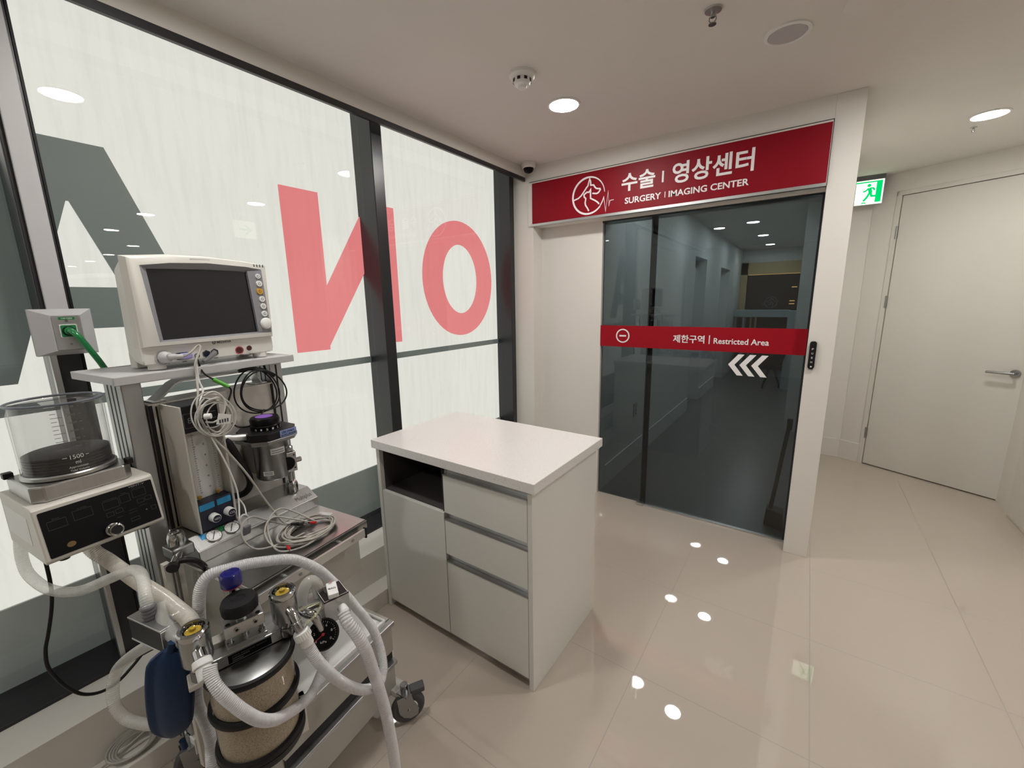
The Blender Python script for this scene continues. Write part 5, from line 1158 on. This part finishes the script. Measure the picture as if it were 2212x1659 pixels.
hG = hose_thing('ventilator_hose', 'smooth milky bend beside the left dome valve', [(-0.085, -0.590, 0.862), (-0.060, -0.600, 0.852), (-0.03, -0.606, 0.842), (0.0, -0.608, 0.834), (0.03, -0.606, 0.832), (0.060, -0.605, 0.836)], 0.017, HOSEC, 0.024, 0.0002)
# blue reservoir bag
pts = []; rows = []
for k in range(11):
    u_ = k / 10; z = 0.826 - 0.222 * u_
    wdt = 0.0385 * (max(0.0, 1 - (2 * u_ - 1) ** 12) ** 0.5) * (0.80 + 0.28 * math.sin(PI * (0.15 + 0.75 * u_))) + 0.004
    rows.append((z, wdt, 0.020 * (math.sin(PI * (0.06 + 0.88 * u_)) ** 0.6) + 0.003))
m = MB(); n = 28; vs = []
dw = V(0.80, 0.60, 0); dt = V(0.60, -0.80, 0)
for z, wd, th in rows:
    for i in range(n):
        a = 2 * PI * i / n; ca_, sa_ = math.cos(a), math.sin(a)
        fold = 1 - 0.45 * math.exp(-((ca_ * wd + wd * 0.45) / 0.012) ** 2) * (1 if sa_ > 0 else 0)
        vs.append(V(0.005, -0.640, z) + dw * (wd * math.copysign(abs(ca_) ** 0.8, ca_)) + dt * (th * math.copysign(abs(sa_) ** 0.8, sa_) * fold) + V(0.008, 0.008, 0) * (z - 0.7) / 0.1)
fs = [(j * n + i, j * n + (i + 1) % n, (j + 1) * n + (i + 1) % n, (j + 1) * n + i) for j in range(len(rows) - 1) for i in range(n)]
fs = [f[::-1] for f in fs] + [tuple(range(n)), tuple(range((len(rows) - 1) * n, len(rows) * n))[::-1]]
m.add(vs, fs, True); bg = m.build('breathing_bag', BLUEB, None, CART, base=(0.005, -0.647, 0.597), sub=1)
tag(bg, 'dark blue rubber breathing bag hanging left of the absorber canister', 'bag')
MB().cyl((0.02, -0.628, 0.818), (0.022, -0.622, 0.838), 0.009, n=20).build('bag_neck', BLUEB, bg)
MB().tube([(0.02, -0.640, 0.602), (0.022, -0.638, 0.580)], 0.006, 10).build('bag_tail', BLUEB, bg)
# black mains cord from the ventilator
m = MB().tube(spline([(-0.52, -0.662, 0.955), (-0.505, -0.664, 0.875), (-0.505, -0.667, 0.808), (-0.505, -0.676, 0.756), (-0.505, -0.691, 0.699), (-0.505, -0.702, 0.661), (-0.505, -0.706, 0.614), (-0.505, -0.697, 0.569), (-0.495, -0.681, 0.523), (-0.485, -0.661, 0.491), (-0.475, -0.631, 0.475), (-0.465, -0.599, 0.481), (-0.46, -0.568, 0.501), (-0.47, -0.536, 0.515), (-0.49, -0.505, 0.53), (-0.51, -0.475, 0.54)], 0.008), 0.0042, 10)
tag(m.build('power_cord', CABLEB, None, CART, base=(-0.52, -0.662, 0.95)), 'thick black cord hanging in a loop from the ventilator box', 'cord')
# pale cable coil lying on the skirting ledge behind the trolley
m = MB()
for k in range(4):
    ra = 0.026 + 0.004 * k; rb = 0.045 + 0.007 * k
    pts = [(-1.693 + ra * math.cos(2 * PI * i / 20 + k), 0.180 + rb * math.sin(2 * PI * i / 20 + k), 0.090 + 0.004 * k + 0.018 * (1 - math.cos(2 * PI * i / 20 + k))) for i in range(21)]
    m.tube(spline(pts, 0.008), 0.0038, 7)
m.tube(spline([(-1.70, 0.10, 0.095), (-1.70, 0.19, 0.12), (-1.69, 0.25, 0.15), (-1.68, 0.32, 0.20), (-1.67, 0.40, 0.26)], 0.008), 0.0036, 7)
tag(m.build('floor_cable', CABLE, None, base=(-1.693, 0.15, 0.085)), 'pale cable coiled on the white skirting ledge behind the trolley', 'cable')

# ---------------------------------------------------------------- oxygen outlet on the mullion and its green hose
T = thing('oxygen_outlet', 'grey wall outlet with green oxygen socket on the black mullion', 'outlet', (-1.925, 0.266, 1.46))
ys_ = [(0.197, 0.335), (0.236, 0.304)]
zs_ = [(1.390, 1.533), (1.405, 1.514)]
XO, XI_ = -1.918, -1.880
vs = [(XF, ys_[0][0], zs_[0][0]), (XF, ys_[0][1], zs_[0][0]), (XF, ys_[0][1], zs_[0][1]), (XF, ys_[0][0], zs_[0][1]),
      (XO, ys_[0][0], zs_[0][0]), (XO, ys_[0][1], zs_[0][0]), (XO, ys_[0][1], zs_[0][1]), (XO, ys_[0][0], zs_[0][1]),
      (XI_, ys_[1][0], zs_[1][0]), (XI_, ys_[1][1], zs_[1][0]), (XI_, ys_[1][1], zs_[1][1]), (XI_, ys_[1][0], zs_[1][1])]
fs = [(3, 2, 1, 0)] + [(i, (i + 1) % 4, 4 + (i + 1) % 4, 4 + i) for i in range(4)] + [(4 + i, 4 + (i + 1) % 4, 8 + (i + 1) % 4, 8 + i) for i in range(4)] + [(8, 9, 10, 11)]
MB().add(vs, fs).build('housing', LGREY, T, bev=0.001)
MB().plate([rrect(0.239, 0.301, 1.408, 1.511, 0.003)], (XI_, 0, 0), V(0, 1, 0), V(0, 0, 1), 0.002).build('face_plate', ALU, T)
sl = MB().plate([rrect(0.253, 0.289, 1.500, 1.508, 0.0005)], (XI_ + 0.002, 0, 0), V(0, 1, 0), V(0, 0, 1), 0.0006).build('gas_label', GREEN, T)
MB().text('OXYGEN', (XI_ + 0.0027, 0, 0), V(0, 1, 0), V(0, 0, 1), 0.259, 0.283, 1.5022, 1.5062, 0.02).build('label_lettering', INKW, sl)
for z in (1.497, 1.425): MB().cyl((XI_ + 0.002, 0.270, z), (XI_ + 0.0035, 0.270, z), 0.0035, n=12).build('screw', NICKEL, T)
so_ = MB().plate([rrect(0.251, 0.290, 1.445, 1.486, 0.004)], (XI_ + 0.002, 0, 0), V(0, 1, 0), V(0, 0, 1), 0.004).build('socket_frame', WPL, T)
MB().plate([rrect(0.2535, 0.2875, 1.4475, 1.4835, 0.003)], (XI_ + 0.006, 0, 0), V(0, 1, 0), V(0, 0, 1), 0.002).build('socket_face', GREEN, so_)
MB().ring((XI_ + 0.0085, 0.270, 1.4655), (1, 0, 0), 0.0135, 0.0015, 32, 8).build('socket_ring', BLK, so_)
m = MB().tube(spline([(-1.872, 0.270, 1.4655), (-1.858, 0.274, 1.464), (-1.848, 0.282, 1.452), (-1.842, 0.292, 1.43), (-1.838, 0.304, 1.40), (-1.836, 0.316, 1.37), (-1.838, 0.330, 1.33), (-1.842, 0.343, 1.28), (-1.84, 0.352, 1.22), (-1.80, 0.37, 1.10), (-1.74, 0.40, 0.98), (-1.70, 0.42, 0.90)], 0.008), 0.0085, 14)
gh = m.build('oxygen_hose', GREEN, None, base=(-1.872, 0.270, 1.4655)); tag(gh, 'glossy green oxygen hose running from the outlet down behind the tray', 'hose')
MB().cyl((-1.880, 0.270, 1.4655), (-1.866, 0.271, 1.4652), 0.0118, n=24).build('hose_plug', GREEN, gh)

# ---------------------------------------------------------------- behind the glass door
T = thing('long_handled_dustpan', 'dark long-handled dustpan leaning behind the right edge of the glass door', 'dustpan', (-0.06, 3.13, 0))
MB().tube([(-0.085, 3.16, 0.10), (-0.045, 3.20, 0.55), (-0.028, 3.23, 0.72)], 0.013, 12).tube([(-0.030, 3.225, 0.66), (-0.030, 3.228, 0.735)], 0.016, 12).build('handle', BLK, T)
MB().add([(-0.115, 3.10, 0.005), (-0.005, 3.06, 0.005), (-0.005, 3.24, 0.005), (-0.115, 3.26, 0.005), (-0.108, 3.13, 0.11), (-0.012, 3.10, 0.11), (-0.010, 3.20, 0.11), (-0.108, 3.22, 0.11)],
         [(3, 2, 1, 0), (4, 5, 6, 7), (0, 1, 5, 4), (1, 2, 6, 5), (2, 3, 7, 6), (3, 0, 4, 7)]).build('pan', BLK, T, bev=0.004)
T = thing('reception_counter', 'blue grey counter across the far end of the inner corridor', 'counter', (-0.7, 9.9, 0))
MB().box((-1.268, 9.75, 1.135), (-0.30, 10.05, 1.275)).build('countertop', COUNT, T, bev=0.004)
MB().box((-1.10, 9.80, 0.0), (-1.06, 10.0, 1.135)).build('leg', COUNT, T)
tag(MB().box((-0.275, 8.2, 0.0), (-0.125, 8.55, 1.30)).build('pedestal', COUNT, None, base=(-0.2, 8.3, 0)), 'blue grey half-height pedestal at the right wall of the inner corridor', 'pedestal')
T = thing('far_sign_panel', 'dark brown glass panel with a faint round emblem at the corridor end', 'panel', (-0.66, 10.38, 1.28))
MB().box((-1.13, 10.36, 1.278), (-0.205, 10.40, 1.985)).build('panel', BROWN, T)
MB().box((-1.12, 10.352, 1.985), (-0.21, 10.398, 1.992)).build('led_edge', WARML, T)
m = MB(); e0 = (0, 10.358, 0)
m.stroke(arc(-0.665, 1.420, 0.112, 0, 360, 40)[:-1], 0.007, e0, U, Z, 0.001, closed=True)
m.stroke([(-0.57, 1.41), (-0.60, 1.44), (-0.64, 1.48), (-0.66, 1.51), (-0.675, 1.47), (-0.72, 1.455), (-0.755, 1.44), (-0.735, 1.415), (-0.70, 1.42)], 0.006, e0, U, Z, 0.001)
m.stroke([(-0.64, 1.33), (-0.625, 1.38), (-0.64, 1.415), (-0.67, 1.43), (-0.67, 1.38), (-0.72, 1.355)], 0.006, e0, U, Z, 0.001)
m.stroke([(-0.775, 1.39), (-0.785, 1.36), (-0.795, 1.42), (-0.805, 1.37), (-0.82, 1.385), (-0.85, 1.385)], 0.005, e0, U, Z, 0.001)
m.build('emblem', LGREY, T)
m = MB()
for x, z, w_ in ((-0.285, 1.72, 0.09), (-0.300, 1.445, 0.09), (-0.302, 1.385, 0.09)): m.box((x - w_ / 2, 10.350, z - 0.008), (x + w_ / 2, 10.362, z + 0.008))
m.build('led_strip', WARML, T)
tag(MB().box((-1.265, 10.36, 0), (-1.14, 10.40, 2.24)).box((-1.265, 10.36, 1.995), (-0.202, 10.40, 2.24)).build('wood_surround', OAK, None, base=(-1.2, 10.38, 0)), 'pale wood surround left of and above the dark panel at the corridor end', 'trim')
for x in (-1.02, -0.93):
    tag(MB().box((x, 10.30, 0.0), (x + 0.04, 10.34, 1.12)).build('wood_post', OAK, None, base=(x, 10.32, 0)), 'pale wood post below the counter at the corridor end', 'post', 'wood posts at the corridor end')
tag(MB().box((-1.27, 10.345, 0.0), (-0.2, 10.355, 1.13)).build('dark_lower_panel', BROWN, None, base=(-0.7, 10.35, 0)), 'dark brown panel under the counter at the corridor end', 'panel')
T = thing('wheeled_stand', 'black tubular wheeled stand in the inner corridor behind the white arrows', 'stand', (-0.36, 8.1, 0))
MB().tube([(-0.52, 8.1, 0.06), (-0.44, 8.1, 0.42), (-0.40, 8.1, 0.62)], 0.018, 8).tube([(-0.31, 8.15, 0.42), (-0.25, 8.15, 0.62)], 0.018, 8).tube([(-0.45, 8.1, 0.40), (-0.29, 8.15, 0.38)], 0.016, 8).tube([(-0.40, 8.1, 0.60), (-0.25, 8.15, 0.60)], 0.016, 8).tube([(-0.40, 8.1, 0.38), (-0.30, 8.3, 0.06)], 0.016, 8).build('frame', BLK, T)
for p in ((-0.525, 8.1, 0.035), (-0.30, 8.3, 0.035)): MB().cyl(V(*p) - V(0.012, 0, 0), V(*p) + V(0.012, 0, 0), 0.034, n=20).build('wheel', RUB, T)
T = thing('wall_socket', 'grey wall socket low on the left wall behind the glass door', 'socket', (XI, 3.815, 0.49))
MB().box((XI, 3.775, 0.43), (XI + 0.010, 3.855, 0.56)).build('plate', LGREY, T, bev=0.002)
m = MB()
for z in (0.462, 0.495, 0.528): m.cyl((XI + 0.010, 3.815, z), (XI + 0.0125, 3.815, z), 0.012, n=16)
m.build('outlet', DGREY, T)
